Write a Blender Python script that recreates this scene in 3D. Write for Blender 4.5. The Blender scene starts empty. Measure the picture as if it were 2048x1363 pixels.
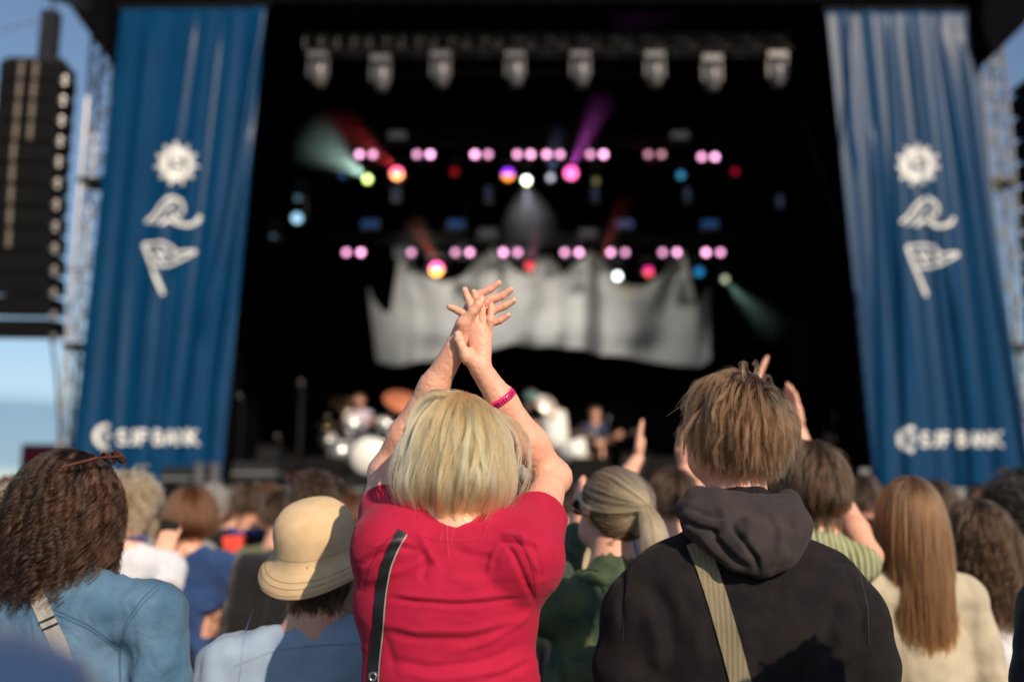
import bpy, math, random
import numpy as np
from mathutils import Vector, Matrix
from mathutils.bvhtree import BVHTree
random.seed(7)
rng = np.random.default_rng(11)
sc = bpy.context.scene
# ------------------------------------------------------------------ camera
F = 1991.0            # focal length in pixels of the 2048 wide photograph (35 mm lens)
PITCH = math.atan(369 / F)
CAMZ = 1.45
cam_d = bpy.data.cameras.new("camera")
cam_d.sensor_width = 36.0
cam_d.lens = F / 2048 * 36.0
cam_d.clip_start = 0.05
cam_d.clip_end = 6000
cam_d.dof.use_dof = True
cam_d.dof.focus_distance = 1.98
cam_d.dof.aperture_fstop = 1.4
cam = bpy.data.objects.new("camera", cam_d)
sc.collection.objects.link(cam)
cam.location = (0, 0, CAMZ)
cam.rotation_euler = (math.pi / 2 + PITCH, 0, 0)
sc.camera = cam
# ------------------------------------------------------------------ sun, sky, exposure
SUN_AZ = math.radians(29)      # to the right of straight-behind the camera
SUN_EL = math.radians(29)
sun_dir = Vector((math.sin(SUN_AZ) * math.cos(SUN_EL), -math.cos(SUN_AZ) * math.cos(SUN_EL), math.sin(SUN_EL)))
sd = bpy.data.lights.new("sun", "SUN")
sd.energy = 5.0
sd.angle = math.radians(0.5)
sd.color = (1.0, 0.80, 0.60)
sun = bpy.data.objects.new("sun", sd)
sc.collection.objects.link(sun)
sun.rotation_euler = sun_dir.to_track_quat('Z', 'Y').to_euler()
world = bpy.data.worlds.new("World")
sc.world = world
world.use_nodes = True
wt = world.node_tree
wt.nodes.clear()
wo = wt.nodes.new("ShaderNodeOutputWorld")
bg = wt.nodes.new("ShaderNodeBackground")
sky = wt.nodes.new("ShaderNodeTexSky")
sky.sky_type = 'NISHITA'
sky.sun_disc = False
sky.sun_elevation = SUN_EL
sky.sun_rotation = math.pi - SUN_AZ      # clockwise from +Y
sky.air_density = 1.0
sky.dust_density = 0.6
sky.ozone_density = 1.6
tc = wt.nodes.new("ShaderNodeTexCoord")
sep = wt.nodes.new("ShaderNodeSeparateXYZ")
wt.links.new(tc.outputs["Generated"], sep.inputs[0])
nz = wt.nodes.new("ShaderNodeTexNoise")          # long flat cloud bank low over the horizon, all the way round
nz.inputs["Scale"].default_value = 2.2
nz.inputs["Detail"].default_value = 6
mp = wt.nodes.new("ShaderNodeMapping")
mp.inputs["Scale"].default_value = (1, 1, 9)
wt.links.new(tc.outputs["Generated"], mp.inputs[0])
wt.links.new(mp.outputs[0], nz.inputs["Vector"])
ad = wt.nodes.new("ShaderNodeMath"); ad.operation = 'MULTIPLY_ADD'
wt.links.new(nz.outputs["Fac"], ad.inputs[0]); ad.inputs[1].default_value = 0.10
wt.links.new(sep.outputs["Z"], ad.inputs[2])
cr = wt.nodes.new("ShaderNodeValToRGB")
cr.color_ramp.elements[0].position = 0.05; cr.color_ramp.elements[0].color = (0.0, 0, 0, 1)
cr.color_ramp.elements[1].position = 0.21; cr.color_ramp.elements[1].color = (0, 0, 0, 1)
for p_, v_ in ((0.085, 0.15), (0.105, 0.8), (0.155, 0.85), (0.175, 0.1)):
    e_ = cr.color_ramp.elements.new(p_); e_.color = (v_, v_, v_, 1)
wt.links.new(ad.outputs[0], cr.inputs[0])
mx = wt.nodes.new("ShaderNodeMix"); mx.data_type = 'RGBA'
wt.links.new(cr.outputs[0], mx.inputs["Factor"])
wt.links.new(sky.outputs[0], mx.inputs["A"])
mx.inputs["B"].default_value = (2.0, 3.3, 4.6, 1)
wt.links.new(mx.outputs["Result"], bg.inputs["Color"])
bg.inputs["Strength"].default_value = 0.115
wt.links.new(bg.outputs[0], wo.inputs[0])
sc.view_settings.view_transform = 'Standard'
sc.view_settings.look = 'None'
sc.view_settings.gamma = 1
sc.view_settings.use_curve_mapping = False
sc.view_settings.exposure = 0.0
try:
    sc.cycles.use_denoising = True
    sc.cycles.max_bounces = 8
    sc.cycles.transparent_max_bounces = 12
    sc.cycles.volume_bounces = 0
    sc.cycles.sample_clamp_indirect = 4.0
except Exception:
    pass


def U(px, py, Y):
    """world point that the photograph shows at pixel (px, py), Y metres in front of the camera"""
    c, s = math.cos(PITCH), math.sin(PITCH)
    a, b = (px - 1024) / F, (681.5 - py) / F
    d = (a, c - b * s, s + b * c)
    k = Y / d[1]
    return np.array((d[0] * k, Y, CAMZ + d[2] * k))


# ------------------------------------------------------------------ object helpers
COL = sc.collection


def tag(o, label=None, cat=None, group=None, kind=None):
    if label: o["label"] = label
    if cat: o["category"] = cat
    if group: o["group"] = group
    if kind: o["kind"] = kind
    return o


def empty(name, loc, label=None, cat=None, group=None, rz=0.0):
    o = bpy.data.objects.new(name, None)
    o.empty_display_size = 0.1
    o.location = tuple(loc)
    o.rotation_euler = (0, 0, rz)
    COL.objects.link(o)
    return tag(o, label, cat, group)


def world_of(o):
    m = Matrix.Translation(o.location) @ o.rotation_euler.to_matrix().to_4x4()
    return (world_of(o.parent) @ o.matrix_parent_inverse @ m) if o.parent else m


def link(name, data, mat=None, parent=None, loc=None):
    """data in world coordinates unless loc is given; parent keeps it in place"""
    o = bpy.data.objects.new(name, data)
    COL.objects.link(o)
    if mat is not None and len(data.materials) == 0:
        data.materials.append(mat)
    if parent is not None:
        o.parent = parent
        if loc is None:
            o.matrix_parent_inverse = world_of(parent).inverted()
    if loc is not None:
        o.location = tuple(loc)
    return o


def mesh(name, verts, faces, smooth=False):
    me = bpy.data.meshes.new(name)
    verts = np.asarray(verts, dtype=np.float32).reshape(-1, 3)
    if isinstance(faces, np.ndarray) and faces.ndim == 2:
        n, k = faces.shape
        me.vertices.add(len(verts)); me.vertices.foreach_set("co", verts.ravel())
        me.loops.add(n * k); me.loops.foreach_set("vertex_index", faces.astype(np.int32).ravel())
        me.polygons.add(n)
        me.polygons.foreach_set("loop_start", np.arange(0, n * k, k, dtype=np.int32))
        me.update(calc_edges=True)
        me.validate()
    else:
        me.from_pydata([tuple(map(float, v)) for v in verts], [], [tuple(map(int, f)) for f in faces])
        me.update()
    if smooth:
        me.polygons.foreach_set("use_smooth", [True] * len(me.polygons))
    return me


class MB:
    """collects simple solids into one mesh"""
    def __init__(s): s.v = []; s.f = []; s.smooth = False
    def add(s, v, f):
        o = len(s.v); s.v += [tuple(map(float, p)) for p in v]; s.f += [tuple(i + o for i in q) for q in f]; return s
    def box(s, c, d, R=None):
        v = []
        for sx, sy, sz in ((-1,-1,-1),(1,-1,-1),(1,1,-1),(-1,1,-1),(-1,-1,1),(1,-1,1),(1,1,1),(-1,1,1)):
            p = Vector((sx*d[0]/2, sy*d[1]/2, sz*d[2]/2))
            if R is not None: p = R @ p
            v.append((c[0]+p.x, c[1]+p.y, c[2]+p.z))
        return s.add(v, [(0,3,2,1),(4,5,6,7),(0,1,5,4),(1,2,6,5),(2,3,7,6),(3,0,4,7)])
    def tube(s, pts, r, n=8, cap=True):
        pts = [Vector(tuple(map(float, p))) for p in pts]
        rs = r if isinstance(r, (list, tuple)) else [r] * len(pts)
        rings = []; u = None
        for i, p in enumerate(pts):
            t = (pts[min(i+1, len(pts)-1)] - pts[max(i-1, 0)])
            if t.length < 1e-9: t = Vector((0, 0, 1))
            t.normalize()
            if u is None:
                u = t.orthogonal().normalized()
            else:
                u = u - t * u.dot(t)
                u = u.normalized() if u.length > 1e-6 else t.orthogonal().normalized()
            w = t.cross(u)
            rings.append([p + (u*math.cos(2*math.pi*k/n) + w*math.sin(2*math.pi*k/n)) * rs[i] for k in range(n)])
        v = [q for ring in rings for q in ring]; f = []
        for i in range(len(pts)-1):
            for k in range(n):
                a, b = i*n+k, i*n+(k+1) % n
                f.append((a, b, b+n, a+n))
        if cap:
            f.append(tuple(range(n-1, -1, -1))); f.append(tuple(range((len(pts)-1)*n, len(pts)*n)))
        return s.add(v, f)
    def lathe(s, c, axis, prof, n=20, cap=True):
        """prof: list of (distance along axis, radius)"""
        c = Vector(tuple(map(float, c))); t = Vector(axis).normalized(); u = t.orthogonal().normalized(); w = t.cross(u)
        v = []; f = []
        for (h, r) in prof:
            r = max(r, 1e-4)
            v += [c + t*h + (u*math.cos(2*math.pi*k/n)+w*math.sin(2*math.pi*k/n))*r for k in range(n)]
        for i in range(len(prof)-1):
            for k in range(n):
                a, b = i*n+k, i*n+(k+1) % n
                f.append((a, b, b+n, a+n))
        if cap: f.append(tuple(range(n-1, -1, -1))); f.append(tuple(range((len(prof)-1)*n, len(prof)*n)))
        return s.add(v, f)
    def build(s, name, mat, parent=None, smooth=False, loc=None):
        return link(name, mesh(name, s.v, s.f, smooth), mat, parent, loc)


# ------------------------------------------------------------------ materials
def mat_new(name):
    m = bpy.data.materials.new(name); m.use_nodes = True
    nt = m.node_tree
    return m, nt, nt.nodes["Principled BSDF"]


def fabric(name, col, col2=None, scale=60, weave=900, bump=0.25, rough=0.85, sheen=0.25, wr=0.0, stripes=None, amount=0.5, spec=0.2):
    """cloth: slow colour mottling, fine weave relief, optional ribs"""
    m, nt, b = mat_new(name)
    N, L = nt.nodes, nt.links
    b.inputs["Roughness"].default_value = rough
    b.inputs["Sheen Weight"].default_value = sheen
    b.inputs["Specular IOR Level"].default_value = spec
    t = N.new("ShaderNodeTexCoord")
    n1 = N.new("ShaderNodeTexNoise"); n1.inputs["Scale"].default_value = scale; n1.inputs["Detail"].default_value = 5
    L.new(t.outputs["Object"], n1.inputs["Vector"])
    mix = N.new("ShaderNodeMix"); mix.data_type = 'RGBA'
    c2 = col2 or tuple(c * 0.75 for c in col)
    mix.inputs["A"].default_value = (*col, 1); mix.inputs["B"].default_value = (*c2, 1)
    rp = N.new("ShaderNodeMapRange"); rp.inputs[1].default_value = 0.35; rp.inputs[2].default_value = 0.65; rp.inputs[4].default_value = amount * 2
    L.new(n1.outputs["Fac"], rp.inputs[0]); L.new(rp.outputs[0], mix.inputs["Factor"])
    colout = mix.outputs["Result"]
    n2 = N.new("ShaderNodeTexNoise"); n2.inputs["Scale"].default_value = weave; n2.inputs["Detail"].default_value = 2
    L.new(t.outputs["Object"], n2.inputs["Vector"])
    h = n2.outputs["Fac"]; dist = 0.0006
    if stripes:      # (scale per metre, axis mapping vector, depth, colour 2 strength)
        w = N.new("ShaderNodeTexWave"); w.wave_type = 'BANDS'; w.bands_direction = 'X'
        w.inputs["Scale"].default_value = stripes[0] / (2 * math.pi) * 6.283 / 20
        w.inputs["Distortion"].default_value = stripes[3] if len(stripes) > 3 else 0.3
        w.inputs["Detail"].default_value = 1
        L.new(t.outputs["Object"], w.inputs["Vector"])
        mu = N.new("ShaderNodeMath"); mu.operation = 'MULTIPLY_ADD'; mu.inputs[1].default_value = stripes[1]
        L.new(w.outputs["Fac"], mu.inputs[0]); L.new(n2.outputs["Fac"], mu.inputs[2]); h = mu.outputs[0]
        mx2 = N.new("ShaderNodeMix"); mx2.data_type = 'RGBA'; mx2.blend_type = 'MULTIPLY'
        mr = N.new("ShaderNodeMapRange"); mr.inputs[3].default_value = stripes[2]; mr.inputs[4].default_value = 1.0
        L.new(w.outputs["Fac"], mr.inputs[0])
        cc = N.new("ShaderNodeCombineColor")
        for i_ in range(3): L.new(mr.outputs[0], cc.inputs[i_])
        mx2.inputs["Factor"].default_value = 1.0
        L.new(colout, mx2.inputs["A"]); L.new(cc.outputs[0], mx2.inputs["B"]); colout = mx2.outputs["Result"]
    L.new(colout, b.inputs["Base Color"])
    bp = N.new("ShaderNodeBump"); bp.inputs["Strength"].default_value = bump; bp.inputs["Distance"].default_value = 0.002
    L.new(h, bp.inputs["Height"])
    last = bp.outputs[0]
    if wr > 0:       # soft crumple
        n3 = N.new("ShaderNodeTexNoise"); n3.inputs["Scale"].default_value = 14; n3.inputs["Detail"].default_value = 3
        n3.inputs["Distortion"].default_value = 0.6
        L.new(t.outputs["Object"], n3.inputs["Vector"])
        b3 = N.new("ShaderNodeBump"); b3.inputs["Strength"].default_value = wr; b3.inputs["Distance"].default_value = 0.02
        L.new(n3.outputs["Fac"], b3.inputs["Height"]); L.new(last, b3.inputs["Normal"]); last = b3.outputs[0]
    L.new(last, b.inputs["Normal"])
    return m


def plain(name, col, rough=0.5, metal=0.0, noise=0.15, scale=8, spec=0.5, bump=0.0):
    m, nt, b = mat_new(name)
    N, L = nt.nodes, nt.links
    b.inputs["Roughness"].default_value = rough; b.inputs["Metallic"].default_value = metal
    b.inputs["Specular IOR Level"].default_value = spec
    t = N.new("ShaderNodeTexCoord")
    n1 = N.new("ShaderNodeTexNoise"); n1.inputs["Scale"].default_value = scale; n1.inputs["Detail"].default_value = 6
    L.new(t.outputs["Object"], n1.inputs["Vector"])
    mix = N.new("ShaderNodeMix"); mix.data_type = 'RGBA'
    mix.inputs["A"].default_value = (*[c * (1 - noise) for c in col], 1); mix.inputs["B"].default_value = (*[min(1, c * (1 + noise)) for c in col], 1)
    L.new(n1.outputs["Fac"], mix.inputs["Factor"]); L.new(mix.outputs["Result"], b.inputs["Base Color"])
    if bump:
        bp = N.new("ShaderNodeBump"); bp.inputs["Strength"].default_value = bump; bp.inputs["Distance"].default_value = 0.01
        L.new(n1.outputs["Fac"], bp.inputs["Height"]); L.new(bp.outputs[0], b.inputs["Normal"])
    return m


def skin(name, col=(0.70, 0.40, 0.29), red=(0.66, 0.27, 0.19)):
    m, nt, b = mat_new(name)
    N, L = nt.nodes, nt.links
    b.inputs["Roughness"].default_value = 0.48
    b.inputs["Specular IOR Level"].default_value = 0.35
    b.inputs["Subsurface Weight"].default_value = 0.25
    b.inputs["Subsurface Radius"].default_value = (1.0, 0.3, 0.15)
    b.inputs["Subsurface Scale"].default_value = 0.007
    t = N.new("ShaderNodeTexCoord")
    n1 = N.new("ShaderNodeTexNoise"); n1.inputs["Scale"].default_value = 26; n1.inputs["Detail"].default_value = 4
    L.new(t.outputs["Object"], n1.inputs["Vector"])
    mix = N.new("ShaderNodeMix"); mix.data_type = 'RGBA'
    mix.inputs["A"].default_value = (*col, 1); mix.inputs["B"].default_value = (*red, 1)
    rp = N.new("ShaderNodeMapRange"); rp.inputs[1].default_value = 0.4; rp.inputs[2].default_value = 0.75; rp.inputs[4].default_value = 0.55
    L.new(n1.outputs["Fac"], rp.inputs[0]); L.new(rp.outputs[0], mix.inputs["Factor"])
    L.new(mix.outputs["Result"], b.inputs["Base Color"])
    n2 = N.new("ShaderNodeTexNoise"); n2.inputs["Scale"].default_value = 420; n2.inputs["Detail"].default_value = 3
    L.new(t.outputs["Object"], n2.inputs["Vector"])
    bp = N.new("ShaderNodeBump"); bp.inputs["Strength"].default_value = 0.12; bp.inputs["Distance"].default_value = 0.001
    L.new(n2.outputs["Fac"], bp.inputs["Height"]); L.new(bp.outputs[0], b.inputs["Normal"])
    return m


def hair_mat(name, c1, c2, rough=0.35, root=None):
    """strand shader: colour varies from strand to strand and from root to tip"""
    m = bpy.data.materials.new(name); m.use_nodes = True
    nt = m.node_tree; N, L = nt.nodes, nt.links; N.clear()
    out = N.new("ShaderNodeOutputMaterial"); h = N.new("ShaderNodeBsdfHairPrincipled")
    h.parametrization = 'COLOR'
    h.inputs["Roughness"].default_value = rough
    h.inputs["Radial Roughness"].default_value = 0.5
    info = N.new("ShaderNodeHairInfo")
    mix = N.new("ShaderNodeMix"); mix.data_type = 'RGBA'
    mix.inputs["A"].default_value = (*c1, 1); mix.inputs["B"].default_value = (*c2, 1)
    at = N.new("ShaderNodeAttribute"); at.attribute_name = "tone"
    am = N.new("ShaderNodeMath"); am.operation = 'MULTIPLY_ADD'; am.inputs[1].default_value = 0.3
    L.new(info.outputs["Random"], am.inputs[0]); L.new(at.outputs["Fac"], am.inputs[2]); L.new(am.outputs[0], mix.inputs["Factor"])
    res = mix.outputs["Result"]
    if root is not None:
        m2 = N.new("ShaderNodeMix"); m2.data_type = 'RGBA'
        mr = N.new("ShaderNodeMapRange"); mr.inputs[2].default_value = 0.45
        L.new(info.outputs["Intercept"], mr.inputs[0])
        m2.inputs["A"].default_value = (*root, 1); L.new(res, m2.inputs["B"]); L.new(mr.outputs[0], m2.inputs["Factor"])
        res = m2.outputs["Result"]
    L.new(res, h.inputs["Color"])
    L.new(h.outputs[0], out.inputs[0])
    return m


def emit(name, col, strength):
    m = bpy.data.materials.new(name); m.use_nodes = True
    nt = m.node_tree; nt.nodes.clear()
    o = nt.nodes.new("ShaderNodeOutputMaterial"); e = nt.nodes.new("ShaderNodeEmission")
    e.inputs[0].default_value = (*col, 1); e.inputs[1].default_value = strength
    nt.links.new(e.outputs[0], o.inputs[0])
    return m


# ------------------------------------------------------------------ implicit surfaces (smoothly joined solids -> one continuous mesh)
def V3(p): return np.array(p, dtype=np.float32)


def d_cone(P, a, b, r1, r2, sc_=None):
    if sc_ is not None:
        s = V3(sc_); P = P / s; a = a / s; b = b / s; m = float(s.min())
    else: m = 1.0
    ab = b - a; L2 = float((ab * ab).sum()) + 1e-12
    t = np.clip(((P - a) @ ab) / L2, 0, 1)
    return (np.linalg.norm(P - a - t[..., None] * ab, axis=-1) - (r1 + (r2 - r1) * t)) * m


def d_ell(P, c, r, R=None):
    q = P - c
    if R is not None: q = q @ R
    k0 = np.linalg.norm(q / r, axis=-1); k1 = np.linalg.norm(q / (r * r), axis=-1) + 1e-9
    return k0 * (k0 - 1) / k1


class SDF:
    def __init__(s): s.p = []
    def cone(s, a, b, r1, r2=None, k=0.01, sc_=None, op='u'):
        a, b = V3(a), V3(b); r2 = r1 if r2 is None else r2
        e = max(r1, r2) * (max(sc_) if sc_ else 1.0)
        s.p.append((op, k, np.minimum(a, b) - e, np.maximum(a, b) + e, lambda P: d_cone(P, a, b, r1, r2, sc_))); return s
    def chain(s, pts, rs, k=0.01, sc_=None):
        for i in range(len(pts) - 1): s.cone(pts[i], pts[i+1], rs[i], rs[i+1], k, sc_)
        return s
    def ell(s, c, r, k=0.01, R=None, op='u'):
        c, r = V3(c), V3(r); e = r.max() if R is not None else r
        Rn = None if R is None else np.array(R, dtype=np.float32)
        s.p.append((op, k, c - e, c + e, lambda P: d_ell(P, c, r, Rn))); return s
    def fn(s, lo, hi, f, k=0.01, op='u'):
        s.p.append((op, k, V3(lo), V3(hi), f)); return s
    def plane(s, c, n, lo, hi, k=0.004):
        """cut away everything on the side n points to, inside the box lo..hi"""
        c, n = V3(c), V3(n); n = n / np.linalg.norm(n)
        s.p.append(('s', k, V3(lo), V3(hi), lambda P: -((P - c) @ n))); return s
    def mesh(s, h, disp=None):
        lo = np.min([p[2] for p in s.p if p[0] == 'u'], axis=0) - 3*h - 0.01
        hi = np.max([p[3] for p in s.p if p[0] == 'u'], axis=0) + 3*h + 0.01
        n = np.ceil((hi - lo) / h).astype(int) + 1
        f = np.full(tuple(n), 1.0, dtype=np.float32)
        ax = [lo[i] + h * np.arange(n[i], dtype=np.float32) for i in range(3)]
        for op, k, a, b, fun in s.p:
            pad = k + 2.5 * h
            i0 = np.clip(((a - pad - lo) / h).astype(int), 0, n - 1); i1 = np.clip(np.ceil((b + pad - lo) / h).astype(int) + 1, 1, n)
            if np.any(i1 <= i0): continue
            X, Y, Z = np.meshgrid(ax[0][i0[0]:i1[0]], ax[1][i0[1]:i1[1]], ax[2][i0[2]:i1[2]], indexing='ij')
            d = fun(np.stack((X, Y, Z), -1)).astype(np.float32)
            sl = (slice(i0[0], i1[0]), slice(i0[1], i1[1]), slice(i0[2], i1[2]))
            g = f[sl]
            if op == 'u':
                hh = np.maximum(k - np.abs(g - d), 0) / k
                f[sl] = np.minimum(g, d) - hh * hh * k * 0.25
            else:
                d = -d; hh = np.maximum(k - np.abs(g - d), 0) / k
                f[sl] = np.maximum(g, d) + hh * hh * k * 0.25
        v, q = nets(f, lo, h)
        if disp is not None and len(v):
            nrm = vnormals(v, q); v = v + disp(v, nrm)
        return v, q
    def obj(s, name, mat, h, parent=None, disp=None):
        v, q = s.mesh(h, disp)
        return link(name, mesh(name, v, q, True), mat, parent)


def nets(f, lo, h):
    s = f < 0
    c = s[:-1, :-1, :-1].astype(np.int8)
    tot = np.zeros(c.shape, dtype=np.int8)
    for dx in (0, 1):
        for dy in (0, 1):
            for dz in (0, 1):
                tot += s[dx:s.shape[0]-1+dx, dy:s.shape[1]-1+dy, dz:s.shape[2]-1+dz]
    act = (tot > 0) & (tot < 8)
    I = np.argwhere(act)
    idm = np.full(act.shape, -1, dtype=np.int32); idm[act] = np.arange(len(I))
    acc = np.zeros((len(I), 3), dtype=np.float64); cnt = np.zeros(len(I))
    cor = [(0,0,0),(1,0,0),(0,1,0),(1,1,0),(0,0,1),(1,0,1),(0,1,1),(1,1,1)]
    edges = [(0,1),(2,3),(4,5),(6,7),(0,2),(1,3),(4,6),(5,7),(0,4),(1,5),(2,6),(3,7)]
    vals = [f[I[:,0]+a, I[:,1]+b, I[:,2]+cc] for a, b, cc in cor]
    for a, b in edges:
        fa, fb = vals[a], vals[b]
        m = (fa < 0) != (fb < 0)
        t = np.where(m, fa / np.where(m, fa - fb, 1), 0)
        p = np.array(cor[a]) + t[:, None] * (np.array(cor[b]) - np.array(cor[a]))
        acc[m] += p[m]; cnt[m] += 1
    v = lo + h * (I + acc / cnt[:, None])
    Q = []
    for axis in range(3):
        o = [1, 1, 1]; o[axis] = 0
        sa = s[o[0]:s.shape[0]-1, o[1]:s.shape[1]-1, o[2]:s.shape[2]-1]
        e = [0, 0, 0]; e[axis] = 1
        sb = s[o[0]+e[0]:s.shape[0]-1+e[0], o[1]+e[1]:s.shape[1]-1+e[1], o[2]+e[2]:s.shape[2]-1+e[2]]
        E = np.argwhere(sa != sb)
        if len(E) == 0: continue
        first = sa[E[:,0], E[:,1], E[:,2]]
        E = E + np.array(o)
        b1 = (axis + 1) % 3; b2 = (axis + 2) % 3
        def cell(d1, d2):
            J = E.copy(); J[:, b1] -= d1; J[:, b2] -= d2
            return idm[J[:,0], J[:,1], J[:,2]]
        q = np.stack((cell(1, 1), cell(0, 1), cell(0, 0), cell(1, 0)), 1)
        q[~first] = q[~first][:, ::-1]
        Q.append(q)
    Q = np.concatenate(Q) if Q else np.zeros((0, 4), int)
    Q = Q[(Q >= 0).all(1)]
    return v.astype(np.float32), Q


def vnormals(v, q):
    n = np.cross(v[q[:,2]] - v[q[:,0]], v[q[:,3]] - v[q[:,1]])
    out = np.zeros_like(v)
    for k in range(4): np.add.at(out, q[:, k], n)
    return out / (np.linalg.norm(out, axis=1, keepdims=True) + 1e-12)


def noise3(P, scale, seed=0, octaves=2):
    """cheap smooth value noise, vectorised"""
    out = np.zeros(len(P)); amp = 1.0
    r = np.random.default_rng(seed)
    for o in range(octaves):
        T = r.standard_normal((16, 16, 16))
        q = P * scale * (2 ** o) + r.random(3) * 16
        i = np.floor(q).astype(int); t = q - i; t = t*t*(3-2*t)
        w = 0
        for a in (0, 1):
            for b in (0, 1):
                for c in (0, 1):
                    w = w + T[(i[:,0]+a) % 16, (i[:,1]+b) % 16, (i[:,2]+c) % 16] * (t[:,0] if a else 1-t[:,0]) * (t[:,1] if b else 1-t[:,1]) * (t[:,2] if c else 1-t[:,2])
        out += amp * w; amp *= 0.5
    return out


def poly_dist(P2, pts):
    """distance of 2D points to a polyline and position 0..1 along it"""
    best = np.full(len(P2), 9.0); par = np.zeros(len(P2)); n = len(pts) - 1
    for i in range(n):
        a, b = np.array(pts[i]), np.array(pts[i+1]); ab = b - a
        t = np.clip(((P2 - a) @ ab) / (ab @ ab + 1e-12), 0, 1)
        d = np.linalg.norm(P2 - a - t[:, None] * ab, axis=1)
        m = d < best; best[m] = d[m]; par[m] = (i + t[m]) / n
    return best, par


def fold_disp(lines, Y, noise_amp=0.0015, noise_scale=14, seed=3, side=-1, nscale=(1, 1, 1)):
    """lines: (pixel polyline, amplitude m, width m): creases on the side of a garment that faces the camera"""
    L = [([tuple(U(x, y, Y)[[0, 2]]) for x, y in pts], a, w) for pts, a, w in lines]
    def f(v, n):
        P2 = v[:, [0, 2]].astype(float); d = np.zeros(len(v))
        for pts, a, w in L:
            dist, par = poly_dist(P2, pts)
            fade = np.clip(np.sin(np.pi * np.clip(par, 0.0, 1.0)) * 1.6, 0, 1)
            d += a * np.exp(-(dist / w) ** 2) * fade
        d *= (n[:, 1] * side > 0.05)
        d += noise_amp * noise3(v.astype(float) * np.array(nscale), noise_scale, seed, 3)
        return (n * d[:, None]).astype(np.float32)
    return f


def surface_strip(o, pts_px, Y, width, name, mat, parent, thick=0.002, off=0.003, n=60):
    """a strap or seam laid on the camera side of mesh object o along a pixel polyline"""
    me = o.data; bm = BVHTree.FromPolygons([v.co[:] for v in me.vertices], [p.vertices[:] for p in me.polygons])
    P = np.array([U(x, y, Y) for x, y in pts_px]); seg = np.r_[0, np.cumsum(np.linalg.norm(np.diff(P, axis=0), axis=1))]
    ts = np.linspace(0, seg[-1], n); C = np.stack([np.interp(ts, seg, P[:, i]) for i in range(3)], 1)
    for _ in range(6): C[1:-1] = (C[:-2] + C[2:] + 2*C[1:-1]) / 4
    camp = Vector((0, 0, CAMZ)); rows = []
    last = None
    for i in range(n):
        t = C[min(i+1, n-1)] - C[max(i-1, 0)]; t = Vector((t[0], 0, t[2])).normalized(); sdv = Vector((t.z, 0, -t.x))
        row = []
        for s_ in (-0.5, -0.17, 0.17, 0.5):
            q = Vector(C[i]) + sdv * width * s_
            d = (q - camp).normalized()
            hit, nn, _i, _d = bm.ray_cast(camp, d)
            if hit is None: hit = last or q
            last = hit
            row.append(hit - d * off)
        m_ = sum((r_ for r_ in row), Vector()) / 4
        rows.append(row)
    A = np.array([[list(p) for p in r] for r in rows])
    for _ in range(3): A[1:-1] = (A[:-2] + A[2:] + 2*A[1:-1]) / 4
    V = []; Fc = []
    for i in range(n):
        for k in range(4): V.append(A[i, k])
        for k in range(4): V.append(A[i, k] + np.array((0, thick, 0)))
    for i in range(n-1):
        a = i*8; b = a+8
        for k in range(3):
            Fc.append((a+k, a+k+1, b+k+1, b+k)); Fc.append((a+4+k, b+4+k, b+5+k, a+5+k))
        Fc.append((a, b, b+4, a+4)); Fc.append((a+3, a+7, b+7, b+3))
    Fc.append((0, 4, 5, 1)); Fc.append((1, 5, 6, 2)); Fc.append((2, 6, 7, 3))
    return link(name, mesh(name, V, Fc, False), mat, parent)


# ------------------------------------------------------------------ hair
def rotz(a):
    c, s = math.cos(a), math.sin(a); return np.array(((c, -s, 0), (s, c, 0), (0, 0, 1.0)))


def scalp_dirs(n, hairline=0.55, nape=-0.62, seed=0, zmax=2.0, zmin=-2.0):
    r = np.random.default_rng(seed)
    i = np.arange(n * 2) + 0.5
    ph = np.arccos(1 - 2*i/(n*2)); th = math.pi * (1 + 5**0.5) * i
    d = np.stack((np.cos(th)*np.sin(ph), np.sin(th)*np.sin(ph), np.cos(ph)), 1) + r.normal(0, 0.02, (n*2, 3))
    d /= np.linalg.norm(d, axis=1, keepdims=True)
    x, y, z = d.T
    low = np.where(y > 0.0, -0.05 + (hairline + 0.05) * np.clip(y / 0.6, 0, 1), nape + (0.0 - nape) * np.clip(1 + y / 0.35, 0, 1) * 0.8)
    return d[(z > low) & (z < zmax) & (z > zmin)]


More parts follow.
